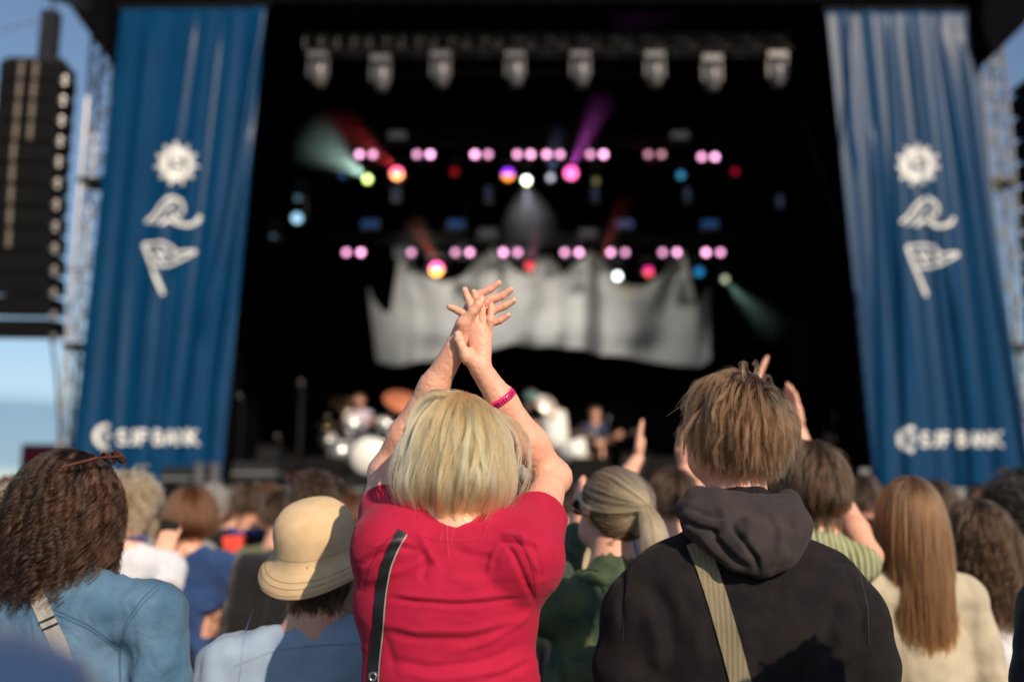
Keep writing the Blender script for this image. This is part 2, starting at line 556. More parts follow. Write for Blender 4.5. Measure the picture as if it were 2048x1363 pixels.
def grow(cfg, seed=0):
    """guide strands in head coordinates (x right, y forward, z up; origin at head centre)"""
    r = np.random.default_rng(seed)
    rad = np.array(cfg.get('rad', (0.078, 0.097, 0.102)))
    d = scalp_dirs(cfg['guides'], cfg.get('hairline', 0.55), cfg.get('nape', -0.62), seed, cfg.get('zmax', 2.0), cfg.get('zmin', -2.0))
    w = np.array(cfg.get('whorl', (0.0, -0.25, 0.95)), float); w /= np.linalg.norm(w)
    t = d * (d @ w)[:, None] - w
    t /= np.linalg.norm(t, axis=1, keepdims=True) + 1e-6
    sw = cfg.get('swirl', 0.0)
    if sw: t = t + sw * np.cross(w, t); t /= np.linalg.norm(t, axis=1, keepdims=True)
    if 'comb' in cfg:
        t = t * (1 - cfg.get('comb_w', 0.5)) + np.array(cfg['comb']) * cfg.get('comb_w', 0.5)
        t -= d * (t * d).sum(1, keepdims=True); t /= np.linalg.norm(t, axis=1, keepdims=True) + 1e-6
    lift = cfg.get('lift', 0.25) * (0.5 + r.random(len(d)))
    v = t + d * lift[:, None] + r.normal(0, cfg.get('mess', 0.08), d.shape)
    v /= np.linalg.norm(v, axis=1, keepdims=True)
    ln = cfg['length'](d, r) if callable(cfg['length']) else np.full(len(d), cfg['length'])
    S = cfg.get('steps', 14)
    shell = cfg.get('shell', 0.02) * (0.25 + 0.75 * r.random(len(d)) ** 0.7)
    shz = cfg.get('topshell', 0.45)
    p = d * rad
    G = [p.copy()]
    grav = cfg.get('grav', 0.22)
    tie = cfg.get('tie')
    for s in range(1, S):
        f = s / (S - 1)
        step = (ln / (S - 1))[:, None]
        v = v + np.array((0, 0, -1)) * grav * (0.4 + f)
        if cfg.get('wander'): v = v + r.normal(0, cfg['wander'], v.shape)
        if 'attract' in cfg:
            ac, aw = cfg['attract']; dv = np.array(ac) - p; dn = np.linalg.norm(dv, axis=1, keepdims=True); v = v + dv / (dn + 1e-6) * aw
        tk = cfg.get('tuck', 0.0)
        if tk:
            m = np.clip(-(p[:, 2] + cfg.get('tuck_z', 0.05)) / 0.06, 0, 1) * tk
            v[:, :2] -= (p[:, :2] - np.array((0, 0.0))) / 0.09 * m[:, None]
        v /= np.linalg.norm(v, axis=1, keepdims=True)
        q = p + v * step
        rs = rad + shell[:, None] * min(1, f * 3) * (shz + (1 - shz) * np.clip(0.7 - q[:, 2:3] / 0.1, 0, 1))
        e = np.linalg.norm(q / rs, axis=1)
        inside = e < 1
        q[inside] = q[inside] / e[inside][:, None]
        # neck and shoulders
        nr = cfg.get('neck', 0.06) + shell * 0.6
        e2 = np.linalg.norm(q[:, :2] - np.array((0, -0.01)), axis=1)
        m = (q[:, 2] < -0.06) & (e2 < nr)
        q[m, :2] = (q[m, :2] - np.array((0, -0.01))) / e2[m][:, None] * nr[m][:, None] + np.array((0, -0.01))
        if 'back' in cfg:   # ellipsoid of shoulders/back: centre, radii
            bc, br = np.array(cfg['back'][0]), np.array(cfg['back'][1]) + shell[:, None]
            e3 = np.linalg.norm((q - bc) / br, axis=1); m = e3 < 1
            q[m] = ((q - bc) / e3[:, None] + bc)[m]
        v = q - p; nv = np.linalg.norm(v, axis=1, keepdims=True)
        v = v / (nv + 1e-9)
        p = q
        G.append(p.copy())
    return np.stack(G, 1), d


def strands(G, n, cfg, seed=0):
    r = np.random.default_rng(seed + 50)
    K, S, _ = G.shape
    gi = r.integers(0, K, n)
    S2 = cfg.get('pts', S)
    ln = 1 - cfg.get('ragged', 0.25) * r.random(n) ** 1.5
    tt = np.linspace(0, 1, S2)[None, :] * ln[:, None] * (S - 1)
    i0 = np.clip(np.floor(tt).astype(int), 0, S - 2); ft = (tt - i0)[..., None]
    base = G[gi[:, None], i0] * (1 - ft) + G[gi[:, None], i0 + 1] * ft
    t = np.linspace(0, 1, S2)[None, :, None]
    off = r.normal(0, 1, (n, 3)); off /= np.linalg.norm(off, axis=1, keepdims=True); off *= (r.random((n, 1)) ** 0.5) * cfg.get('spread', 0.009)
    cl = cfg.get('clump', 0.6)
    P = base + off[:, None, :] * (1 - cl * t ** 0.8 + cfg.get('flare', 0.0) * t ** 3)
    fz = cfg.get('frizz', 0.003)
    w1 = r.normal(0, 1, (n, 3)); w2 = r.normal(0, 1, (n, 3)); ph = r.random((n, 1)) * 6.28
    P = P + fz * t * (w1[:, None] * np.sin(4 * t + ph[:, None]) + w2[:, None] * np.sin(9 * t + 2 * ph[:, None]) * 0.5)
    fly = (r.random(n) < cfg.get('fly', 0.03))[:, None, None]
    P = P + fly * t ** 2 * w1[:, None] * cfg.get('flyamp', 0.012)
    ca = cfg.get('curl', 0.0)
    if ca:
        gp = r.random(K) * 6.28; gf = cfg.get('turns', 4) * (0.7 + 0.6 * r.random(K))
        a = gp[gi][:, None] + 6.28 * gf[gi][:, None] * t[..., 0] * 1.0 + r.normal(0, cfg.get('curljit', 0.3), (n, 1))
        tg = np.gradient(P, axis=1); tg /= np.linalg.norm(tg, axis=2, keepdims=True) + 1e-9
        e1 = np.cross(tg, np.array((0.3, 0.9, 0.1))); e1 /= np.linalg.norm(e1, axis=2, keepdims=True) + 1e-9
        e2 = np.cross(tg, e1)
        am = ca * np.clip(t * 2.2, 0, 1)
        P = P + am * (np.cos(a)[..., None] * e1 + np.sin(a)[..., None] * e2)
    gt = r.random(K) * 0.75
    cfg['_tone'] = np.clip(gt[gi] + r.normal(0, 0.05, n), 0, 1)
    return P


def hair_obj(name, P, mat, parent, radius=0.0004, tip=0.35, tone=None):
    cu = bpy.data.hair_curves.new(name)
    n, S, _ = P.shape
    cu.add_curves([S] * n)
    cu.attributes["position"].data.foreach_set("vector", P.astype(np.float32).ravel())
    at = cu.attributes.get("radius") or cu.attributes.new("radius", 'FLOAT', 'POINT')
    rr = radius * (1 - (1 - tip) * np.linspace(0, 1, S) ** 1.5)
    at.data.foreach_set("value", np.tile(rr, n).astype(np.float32))
    if tone is not None:
        ta = cu.attributes.new("tone", 'FLOAT', 'CURVE'); ta.data.foreach_set("value", tone.astype(np.float32))
    cu.materials.append(mat)
    return link(name, cu, None, parent)


def do_hair(parent, c, yaw, cfg, n, mat, base_mat, radius=0.0004, seed=0, extra=None, tilt=0.0, cap=True, over=None, extra_tone=None):
    """hair of one head: a close cap of hair (mesh) carrying the strands"""
    G, d = grow(cfg, seed)
    R = rotz(yaw)
    if tilt: R = R @ np.array(((1, 0, 0), (0, math.cos(tilt), -math.sin(tilt)), (0, math.sin(tilt), math.cos(tilt))))
    P = strands(G, n, cfg, seed)
    tone = cfg['_tone']
    if over:      # a second, looser layer of locks
        c2 = dict(cfg); c2.update(over); n2 = c2.pop('n'); G2, _d = grow(c2, seed + 77); extra = strands(G2, n2, c2, seed + 78); extra_tone = np.clip(c2['_tone'] * 1.1 + over.get('brighter', 0.0), 0, 1)
    if extra is not None: P = np.concatenate([P, extra]); tone = np.concatenate([tone, extra_tone if extra_tone is not None else rng.random(len(extra)) * 0.8])
    c = np.array(c) + R @ np.array((0, -0.010, 0.008)) * cfg.get('hs', 1.0)
    P = P * cfg.get('hs', 1.0)
    P = P @ R.T + np.array(c)
    rad = np.array(cfg.get('rad', (0.078, 0.097, 0.102)))
    s = SDF()
    cs = cfg.get('capgrow', 0.006)
    s.ell((0, 0, 0), rad + cs, k=0.005)
    s.plane((0, 0.045, 0.02), (0, 1, -0.75), (-.2, -.2, -.25), (.2, .2, .2), 0.01)
    s.plane((0, 0, -0.07 if cfg.get('nape', -0.62) < -0.5 else -0.05), (0, 0.3, -1), (-.2, -.2, -.25), (.2, .2, .2), 0.01)
    v, q = s.mesh(cfg.get('caph', 0.008))
    v = v * cfg.get('hs', 1.0)
    v = v @ R.T.astype(np.float32) + np.array(c, dtype=np.float32)
    hb = link("hair", mesh("hair", v, q, True), base_mat, parent)
    st = hair_obj("hair_strands", P, mat, hb, radius, tone=tone)
    st["kind"] = "stuff"
    return hb
# ================================================================== materials of the stage
M = {}
M['black'] = plain("black_drape", (0.004, 0.0042, 0.005), 0.95, noise=0.4, spec=0.0)
M['blackmetal'] = plain("black_painted_metal", (0.012, 0.013, 0.015), 0.45, noise=0.3, spec=0.3)
M['deck'] = plain("stage_deck", (0.012, 0.012, 0.013), 0.8, noise=0.3, spec=0.1)
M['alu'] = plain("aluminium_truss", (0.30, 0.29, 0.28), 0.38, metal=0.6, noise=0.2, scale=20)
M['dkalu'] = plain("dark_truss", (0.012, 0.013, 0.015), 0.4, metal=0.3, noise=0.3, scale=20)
M['fixture'] = plain("fixture_shell", (0.10, 0.10, 0.11), 0.35, noise=0.15, spec=0.5)
M['speaker'] = plain("speaker_black", (0.0045, 0.0045, 0.005), 0.75, noise=0.25, scale=30, bump=0.2, spec=0.1)
M['grille'] = plain("speaker_grille_strip", (0.16, 0.135, 0.105), 0.6, noise=0.2, scale=40)
M['white'] = plain("white_panel", (0.21, 0.22, 0.235), 0.6, noise=0.12, scale=6)
M['print'] = plain("white_print", (0.80, 0.82, 0.80), 0.7, noise=0.05, spec=0.2)
M['chrome'] = plain("chrome", (0.8, 0.8, 0.8), 0.12, metal=1.0, noise=0.03)
M['ground'] = plain("trodden_grass", (0.06, 0.075, 0.03), 0.95, noise=0.5, scale=1.5, bump=0.5)
M['scrim'] = fabric("grey_backcloth", (0.66, 0.65, 0.62), (0.58, 0.57, 0.55), scale=3, weave=200, bump=0.1, rough=0.9, sheen=0.2)
m_, nt_, b_ = mat_new("banner_satin"); M['banner'] = m_
b_.inputs["Roughness"].default_value = 0.38
b_.inputs["Specular IOR Level"].default_value = 0.15
_t = nt_.nodes.new("ShaderNodeTexCoord"); _n = nt_.nodes.new("ShaderNodeTexNoise"); _n.inputs["Scale"].default_value = 2.0; _n.inputs["Detail"].default_value = 5
_m = nt_.nodes.new("ShaderNodeMix"); _m.data_type = 'RGBA'
_m.inputs["A"].default_value = (0.0, 0.028, 0.088, 1); _m.inputs["B"].default_value = (0.0, 0.043, 0.122, 1)
nt_.links.new(_t.outputs["Object"], _n.inputs["Vector"]); nt_.links.new(_n.outputs["Fac"], _m.inputs["Factor"]); nt_.links.new(_m.outputs["Result"], b_.inputs["Base Color"])

# ================================================================== ground
g = MB(); g.add([(-3000, -600, 0), (3000, -600, 0), (3000, 5000, 0), (-3000, 5000, 0)], [(0, 1, 2, 3)])
tag(g.build("ground", M['ground']), kind="structure")

# ================================================================== the stage
DZ = U(1024, 957, 13.8)[2]         # deck height
TOPZ = U(1024, 22, 14)[2]
stage = empty("stage", (0, 14, 0), "huge black covered concert stage, dark inside, open towards the crowd", "stage")
def spart(name, c, d, m='black', parent=None):
    b = MB(); b.box(c, d); return b.build(name, M[m], parent or stage)
spart("deck", (0.5, 19.2, DZ - 0.15), (12.9, 11, 0.3), 'deck')
spart("skirt", (0.6, 13.9, (DZ - 0.31) / 2), (12.6, 0.05, DZ - 0.31), 'black')
spart("roof", (0.5, 19.4, TOPZ + 1.75), (13.2, 11.6, 0.3), 'black')
spart("back_wall", (0.5, 24.9, 5.8), (12.8, 0.2, 9.9), 'black')
spart("side_wall", (-5.75, 19.6, 5.8), (0.2, 10.4, 9.8), 'black')
spart("side_wall", (6.75, 19.6, 5.8), (0.2, 10.4, 9.8), 'black')
spart("fascia", (0.6, 13.95, TOPZ + 0.8), (13.9, 0.25, 1.5), 'black')
for i in range(3):     # dark beams crossing under the roof
    spart("roof_beam", (0.6, 15.6 + 2.9 * i, TOPZ + 1.3), (12.2, 0.2, 0.35), 'blackmetal')
# eaves of the roof that stick out over the towers at both sides
for pts in (((88, -60), (215, -60), (215, 118)), ((1965, -60), (2120, -60), (2048, 52), (1984, 108), (1965, 60))):
    b = MB(); a = [U(x, y, 13.35) for x, y in pts]; c = [p + np.array((0, 1.6, 0)) for p in a]; n = len(a)
    b.add(a + c, [tuple(range(n)), tuple(range(2*n-1, n-1, -1))] + [(i, i+n, (i+1) % n+n, (i+1) % n) for i in range(n)])
    b.build("roof_eave", M['black'], stage)
# thin hanging lines and ropes in the darkness at the right
for x0, y0, x1, y1, Y in ((1560, 120, 1720, 560, 17), (1590, 190, 1650, 350, 18)):
    b = MB(); b.tube([U(x0, y0, Y), U(x1, y1, Y)], 0.01, 5); b.build("guy_line", M['dkalu'], stage)

# ================================================================== truss builder
def lattice(o, A, B, w, mat, nb, r=0.025, rb=0.012, tri=False):
    """chords and cross pieces of a square truss from A to B, every tube a part of o"""
    A, B = Vector(tuple(A)), Vector(tuple(B)); t = (B - A).normalized()
    up = Vector((0, 1, 0)); s = t.cross(up).normalized()
    cs = [(s * a + up * b) * w / 2 for a, b in ((-1, -1), (1, -1), (1, 1), (-1, 1))]
    ch = None
    for c in cs:
        if ch is None:
            m = MB(); m.tube([Vector((0, 0, 0)), B - A], r, 8); ch = m.build("chord", mat, o, loc=(0, 0, 0)); 
            me = ch.data; ch.location = world_of(o).inverted() @ (A + c)
        else:
            k = link("chord", me, None, o, loc=world_of(o).inverted() @ (A + c))
    L = (B - A).length; step = L / nb
    mz = {}
    for i in range(nb):
        for f in range(4):
            a, b = cs[f], cs[(f+1) % 4]
            if i % 2: a, b = b, a
            key = (f, i % 2)
            if key not in mz:
                m = MB(); m.tube([a, b + t * step], rb, 5, cap=False); mz[key] = mesh("brace", m.v, m.f)
                mz[key].materials.append(mat)
            link("brace", mz[key], None, o, loc=world_of(o).inverted() @ (A + t * step * i))
            if f in (0, 2):
                key = ('s', f)
                if key not in mz:
                    m = MB(); m.tube([cs[f], cs[(f+1) % 4]], rb, 5, cap=False); mz[key] = mesh("rung", m.v, m.f)
                    mz[key].materials.append(mat)
                link("rung", mz[key], None, o, loc=world_of(o).inverted() @ (A + t * step * i))

xl = U(222, 30, 14.3)[0]; xr = U(1962, 30, 14.3)[0]
for x, lb in ((xl, "tall aluminium lattice tower standing behind the banner beside the blue sky at left"),
              (xr, "tall aluminium lattice tower standing at the outer edge of the right banner")):
    tw = empty("truss_tower", (x, 14.3, 0), lb, "truss tower", "towers that carry the stage roof")
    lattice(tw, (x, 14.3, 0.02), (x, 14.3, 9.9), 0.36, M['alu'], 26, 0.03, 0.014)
    b = MB(); b.box((x, 14.3, 0.01), (0.8, 0.8, 0.02)); b.build("base_plate", M['blackmetal'], tw)
    for z in (4.0, 6.5):
        b = MB(); b.box((x, 14.3, z), (0.46, 0.46, 0.07)); b.build("collar", M['blackmetal'], tw)

# ================================================================== the two tall banners
def banner(corners, ridges, seed, label):
    """corners: pixels of top left, top right, bottom left, bottom right; ridges: (list of (x,y) pixels, depth, width)"""
    Yb = 13.6
    TL, TR, BL, BR = [np.array(U(x, y, Yb)) for x, y in corners]
    rid = []
    for pts, a, w in ridges:
        P = np.array([U(x, y, Yb)[[0, 2]] for x, y in pts]); rid.append((P[::-1] if P[0, 1] > P[-1, 1] else P, a, w))
    r = np.random.default_rng(seed)
    waves = [(r.uniform(0.004, 0.011), r.uniform(3, 9), r.uniform(0, 6.28), r.uniform(-2.2, 2.2)) for _ in range(7)]
    def off(X, Z):
        u = (X - np.interp(Z, (BL[2], TL[2]), (BL[0], TL[0]))) / (np.interp(Z, (BR[2], TR[2]), (BR[0], TR[0])) - np.interp(Z, (BL[2], TL[2]), (BL[0], TL[0])) + 1e-9)
        v = (TL[2] - Z) / (TL[2] - BL[2])
        y = np.zeros_like(X)
        for a, f, p, s in waves: y += a * np.sin(f * 6.28 * u * 0.7 + p + s * v) * (0.35 + 0.65 * v)
        for P, a, w in rid:
            xc = np.interp(Z, P[:, 1], P[:, 0])
            e = np.clip((Z - P[0, 1]) / 0.5 + 0.5, 0, 1) * np.clip((P[-1, 1] - Z) / 0.8 + 0.5, 0, 1)
            t = (X - xc) / (w * 0.55)
            y -= 0.55 * a * e * np.exp(-t * t)
        return y
    nu, nv = 150, 90
    vs = []
    for j in range(nv + 1):
        f = j / nv; a = TL + (BL - TL) * f; b = TR + (BR - TR) * f
        for i in range(nu + 1): vs.append(a + (b - a) * (i / nu))
    vs = np.array(vs); vs[:, 1] += off(vs[:, 0], vs[:, 2])
    fs = [(j*(nu+1)+i, (j+1)*(nu+1)+i, (j+1)*(nu+1)+i+1, j*(nu+1)+i+1) for j in range(nv) for i in range(nu)]
    bn = empty("banner", (float((BL[0]+BR[0])/2), Yb, float(BL[2])), label, "banner", "tall blue banners flanking the stage")
    cl = link("cloth", mesh("cloth", vs, fs, True), M['banner'], bn)
    so = cl.modifiers.new("thickness", 'SOLIDIFY'); so.thickness = 0.006; so.offset = 1
    t = MB(); t.tube([TL + np.array((-.05, 0, .02)), TR + np.array((.05, 0, .02))], 0.03, 8); t.build("top_rail", M['blackmetal'], bn)
    return bn, off, Yb


def lay(bn, off, Yb, V2, F2, name, mat=None):
    """flat print: pixel outlines laid on the banner cloth"""
    import bmesh
    bm = bmesh.new(); vv = [bm.verts.new((x, y, 0)) for x, y in V2]
    for f in F2:
        try: bm.faces.new([vv[i] for i in f])
        except ValueError: pass
    bmesh.ops.triangulate(bm, faces=bm.faces[:])
    for _ in range(4):
        es = [e for e in bm.edges if e.calc_length() > 6]
        if not es: break
        bmesh.ops.subdivide_edges(bm, edges=es, cuts=1)
        bmesh.ops.triangulate(bm, faces=[f for f in bm.faces if len(f.verts) > 3])
    bm.verts.index_update()
    P = np.array([U(v.co.x, v.co.y, Yb) for v in bm.verts]); P[:, 1] += off(P[:, 0], P[:, 2]) - 0.012
    fs = [tuple(v.index for v in f.verts) for f in bm.faces]
    bm.free()
    return link(name, mesh(name, P, fs), mat or M['print'], bn)


def stroke(pts, w):
    """thick smooth line as quads (pixels)"""
    P = np.array(pts, float)
    s = np.r_[0, np.cumsum(np.linalg.norm(np.diff(P, axis=0), axis=1))]
    n = max(6, int(s[-1] / 4)); t = np.linspace(0, s[-1], n)
    C = np.stack([np.interp(t, s, P[:, i]) for i in (0, 1)], 1)
    for _ in range(2): C[1:-1] = (C[:-2] + 2*C[1:-1] + C[2:]) / 4
    T = np.gradient(C, axis=0); T /= np.linalg.norm(T, axis=1, keepdims=True) + 1e-9
    Nn = np.stack((-T[:, 1], T[:, 0]), 1)
    ww = np.full(n, w / 2.0); 
    V = np.concatenate([C + Nn * ww[:, None], C - Nn * ww[:, None]])
    return V.tolist(), [(i, i+1, n+i+1, n+i) for i in range(n-1)]


def join2(parts):
    V, Fc = [], []
    for v, f in parts:
        o = len(V); V += list(v); Fc += [tuple(i+o for i in q) for q in f]
    return V, Fc


def text_px(s, cx, cy, h, w):
    cu = bpy.data.curves.new("lettering", 'FONT'); cu.body = s; cu.size = 1; cu.offset = 0.02; cu.resolution_u = 3
    o = bpy.data.objects.new("lettering", cu); COL.objects.link(o)
    dg = bpy.context.evaluated_depsgraph_get(); dg.update()
    me = o.evaluated_get(dg).to_mesh()
    v = np.array([p.co[:2] for p in me.vertices]); f = [tuple(p.vertices) for p in me.polygons]
    o.evaluated_get(dg).to_mesh_clear(); bpy.data.objects.remove(o); bpy.data.curves.remove(cu)
    lo, hi = v.min(0), v.max(0)
    q = (v - (lo + hi) / 2) / (hi - lo) * np.array((w, h)); q[:, 1] *= -1
    return (q + np.array((cx, cy))).tolist(), f


def emblems(bn, off, Yb, sun_c, wv, fl, cr, tx):
    x, y = sun_c; parts = []
    n = 11; V = []; Fc = []
    for k in range(2*n):
        a = math.pi * k / n - math.pi/2; R = 46 if k % 2 == 0 else 28
        V.append((x + R*math.cos(a), y + R*math.sin(a)))
    for k in range(2*n):
        a = math.pi * k / n - math.pi/2; V.append((x + 21*math.cos(a), y + 21*math.sin(a)))
    Fc = [(k, (k+1) % (2*n), 2*n+(k+1) % (2*n), 2*n+k) for k in range(2*n)]
    parts.append((V, Fc))
    parts.append(stroke([(x+12, y-15), (x-6, y-16), (x-8, y-2), (x+6, y-2), (x+12, y+8), (x+4, y+17), (x-10, y+14)], 8))
    parts.append(stroke([(x-20, y-12), (x-18, y+10), (x-12, y+20)], 6))
    lay(bn, off, Yb, *join2(parts), "sun_emblem")
    x, y = wv
    lay(bn, off, Yb, *join2([stroke([(x-53, y+20), (x-36, y+8), (x-22, y-14), (x-2, y-30), (x+16, y-24), (x+24, y-8), (x+18, y+6)], 6),
                             stroke([(x-38, y+24), (x-22, y+10), (x-8, y-12), (x+6, y-20)], 4),
                             stroke([(x-22, y+26), (x-4, y+12), (x+6, y+22), (x+30, y+28), (x+50, y+22), (x+56, y+8)], 7),
                             stroke([(x+2, y-4), (x+4, y+8), (x+16, y+16)], 7)]), "wave_emblem")
    x, y = fl
    lay(bn, off, Yb, *join2([stroke([(x, y), (x+38, y+100)], 7), stroke([(x, y), (x+38, y-2), (x+54, y+4), (x+66, y+18), (x+104, y+14)], 5),
                             stroke([(x+104, y+16), (x+76, y+32), (x+50, y+42), (x+22, y+42)], 5), stroke([(x+20, y+10), (x+34, y+34)], 6),
                             stroke([(x+36, y+10), (x+46, y+30)], 6), stroke([(x+58, y+18), (x+66, y+30)], 6)]), "flag_emblem")
    x, y = cr
    arc = lambda R, a0, a1, cx=0, cy=0: [(x+cx+R*math.cos(math.radians(a)), y+cy+R*math.sin(math.radians(a))) for a in np.linspace(a0, a1, 14)]
    lay(bn, off, Yb, *join2([stroke(arc(21, 75, 290), 10), stroke(arc(8, 150, 380, 3, 2), 6)]), "crescent_logo")
    for ch_, x0_, w_ in (("S", -78, 20), ("J", -54, 14), ("F", -36, 17), ("B", -7, 21), ("A", 16, 23), ("N", 41, 21), ("K", 64, 22)):
        lay(bn, off, Yb, *text_px(ch_, tx[0] + x0_ + w_/2, tx[1], 31, w_), "letter")


bn, off, Yb = banner(((243, 18), (532, 16), (136, 962), (442, 978)),
    [([(388, 50), (360, 250), (330, 420), (300, 620), (280, 900)], 0.07, 0.085), ([(524, 55), (482, 300), (440, 520), (400, 700), (372, 900)], 0.12, 0.10),
     ([(500, 300), (470, 560), (440, 760), (425, 970)], 0.10, 0.09), ([(300, 60), (250, 500), (225, 960)], 0.05, 0.14),
     ([(440, 60), (400, 400), (345, 800)], 0.05, 0.08), ([(345, 520), (315, 800), (305, 960)], 0.05, 0.05), ([(420, 600), (385, 960)], 0.05, 0.05)], 5,
    "deep blue satin banner with white sun, wave and flag emblems hanging left of the stage")
emblems(bn, off, Yb, (354, 328), (345, 424), (288, 488), (212, 872), (314, 874))
bn, off, Yb = banner(((1652, 22), (1932, 22), (1748, 975), (2064, 975)),
    [([(1688, 40), (1700, 260), (1712, 330)], 0.07, 0.06), ([(1775, 70), (1792, 400), (1805, 700), (1815, 975)], 0.11, 0.075), ([(1745, 300), (1757, 600), (1765, 975)], 0.12, 0.07),
     ([(1815, 60), (1845, 330), (1880, 620), (1912, 860), (1920, 975)], 0.12, 0.07), ([(1795, 500), (1812, 700)], 0.05, 0.05),
     ([(1900, 560), (1935, 820), (1942, 975)], 0.11, 0.06), ([(1880, 60), (1960, 500), (2010, 975)], 0.05, 0.1),
     ([(1925, 120), (1975, 480), (2030, 800), (2060, 975)], 0.12, 0.07)], 9,
    "blue banner with pale sunlit folds and white emblems hanging right of the stage")
emblems(bn, off, Yb, (1834, 330), (1852, 426), (1814, 492), (1820, 878), (1918, 878))

# ================================================================== hanging loudspeaker arrays
def array(x0, y0, x1, Y, n, label, hoist=True):
    cx = (U(x0, y0, Y)[0] + U(x1, y0, Y)[0]) / 2; w = U(x1, y0, Y)[0] - U(x0, y0, Y)[0]
    z = U(x0, y0, Y)[2]; h = 0.272
    ar = empty("speaker_array", (cx, Y, z), label, "loudspeaker array", "hanging line arrays at the stage sides")
    R0 = Matrix.Rotation(math.radians(3), 3, 'Z'); zz = z; yy = Y; tilt = 0
    bm_ = MB()
    bm_.v = []; bm_.box((0, 0, 0), (w, 0.62, h - 0.02))
    # chamfer the rear so that cabinets read as wedges, and leave a sunk channel down the face
    me = mesh("speaker_cabinet", [(v[0] * (0.86 if v[1] > 0 else 1), v[1], v[2] * (0.8 if v[1] > 0 else 1)) for v in bm_.v], bm_.f)
    me.materials.append(M['speaker'])
    st = MB(); st.box((-0.09, 0, 0), (0.045, 0.02, h - 0.05)); st2 = MB(); st2.box((0.05, 0, 0), (0.045, 0.02, h - 0.05))
    ms = mesh("grille_strip", st.v, st.f); ms.materials.append(M['grille']); ms2 = mesh("grille_strip", st2.v, st2.f); ms2.materials.append(M['grille'])
    rg = MB(); rg.tube([(0, 0, -0.06), (0, 0, 0.06)], 0.035, 8); rg.box((0, 0, 0), (0.10, 0.10, 0.03)); mr = mesh("rigging_pin", rg.v, rg.f); mr.materials.append(M['alu'])
    for i in range(n):
        R = R0 @ Matrix.Rotation(math.radians(tilt), 3, 'X')
        zz -= h / 2
        c = Vector((cx, yy, zz)); rot = R.to_euler()
        def put(name, m_, lp):
            o = link(name, m_, None, ar, loc=world_of(ar).inverted() @ (c + R @ Vector(lp))); o.rotation_euler = rot; return o
        put("speaker_cabinet", me, (0, 0, 0))
        if i < 4: put("grille_strip", ms, (-0.03, -0.32, 0)); put("grille_strip", ms2, (0.01, -0.32, 0))
        elif i < 9: put("grille_strip", ms, (-0.04, -0.32, 0))
        put("rigging_pin", mr, (w / 2 + 0.02, -0.26, -h / 2 + 0.02))
        zz -= h / 2; tilt += 0.15 * i; yy += 0.004 * i
    b = MB(); b.box((cx, Y, z + 0.04), (w * 0.9, 0.5, 0.06), R0); b.build("flying_frame", M['blackmetal'], ar)
    if hoist:
        b = MB(); b.box((cx + 0.06, Y, z + 0.45), (0.2, 0.18, 0.75)); b.tube([(cx+0.06, Y, z+0.8), (cx+0.06, Y, z+1.1)], 0.02); b.build("hoist", M['blackmetal'], ar)
        b = MB(); b.box((cx + 0.15, Y, z + 1.15), (0.75, 0.3, 0.22), Matrix.Rotation(math.radians(18), 3, 'Y')); b.build("outrigger_beam", M['blackmetal'], ar)
    b = MB(); b.tube([(cx+0.15, Y, z+1.2), (cx+0.4, Y+0.4, z+4.5)], 0.02); b.build("chain", M['blackmetal'], ar)
    b = MB(); b.tube([U(100, 660, Y), U(112, 740, Y), U(120, 850, Y), U(122, 930, Y)] if cx < 0 else [(cx, Y, zz), (cx, Y, 1.0)], 0.018, 6); b.build("tether", M['blackmetal'], ar)
    return ar
array(24, 142, 144, 12.2, 13, "black line array of loudspeakers hanging in front of the sky at far left")
array(2040, 175, 2150, 10.6, 11, "black line array cut off by the right picture edge", hoist=False)
# cable that runs across the gap between array and tower
b = MB(); b.tube([U(122, 538, 12.6), U(180, 540, 14.2)], 0.02, 6); tag(b.build("guy_cable", M['alu']), "short pale cable strung from the left speaker array to its lattice tower", "cable")
b = MB(); b.tube([U(0, 62, 13), U(40, 50, 13), U(76, 38, 13)], 0.012, 6); tag(b.build("stay_wire", M['alu']), "thin wire in the sky above the left speaker array", "wire")

# side video screen at lower left
vs_ = empty("video_screen", U(82, 960, 14.5), "dark video screen with dim red picture left of the blue banner", "screen")
b = MB(); a = U(48, 888, 14.5); c = U(140, 950, 14.5); b.box(((a[0]+c[0])/2, 14.5, (a[2]+c[2])/2), (c[0]-a[0], 0.12, a[2]-c[2])); b.build("housing", M['blackmetal'], vs_)
b = MB(); b.box(((a[0]+c[0])/2, 14.425, (a[2]+c[2])/2), (c[0]-a[0]-0.1, 0.02, a[2]-c[2]-0.1)); b.build("display", emit("dim_red_picture", (0.05, 0.006, 0.014), 0.8), vs_)
for s_ in (-0.3, 0.3):
    b = MB(); b.tube([((a[0]+c[0])/2 + s_, 14.5, 0), ((a[0]+c[0])/2 + s_, 14.5, c[2])], 0.04, 8); b.build("leg", M['blackmetal'], vs_)

# low building line beyond at far left
b = MB(); b.box((-22, 46, 1.25), (16, 4, 2.5)); hs = empty("site_tent", (-22, 44, 0), "low brown tent line far behind the left banner", "tent")
b.build("tent_wall", plain("brown_tent", (0.16, 0.10, 0.06), 0.9), hs)
b = MB(); b.add([(-30.2, 43.8, 2.5), (-13.8, 43.8, 2.5), (-13.8, 48.2, 2.5), (-30.2, 48.2, 2.5), (-29, 46, 3.1), (-15, 46, 3.1)], [(0, 1, 5, 4), (1, 2, 5), (2, 3, 4, 5), (3, 0, 4), (3, 2, 1, 0)]); b.build("tent_roof", plain("tan_tent_roof", (0.35, 0.25, 0.17), 0.9), hs)

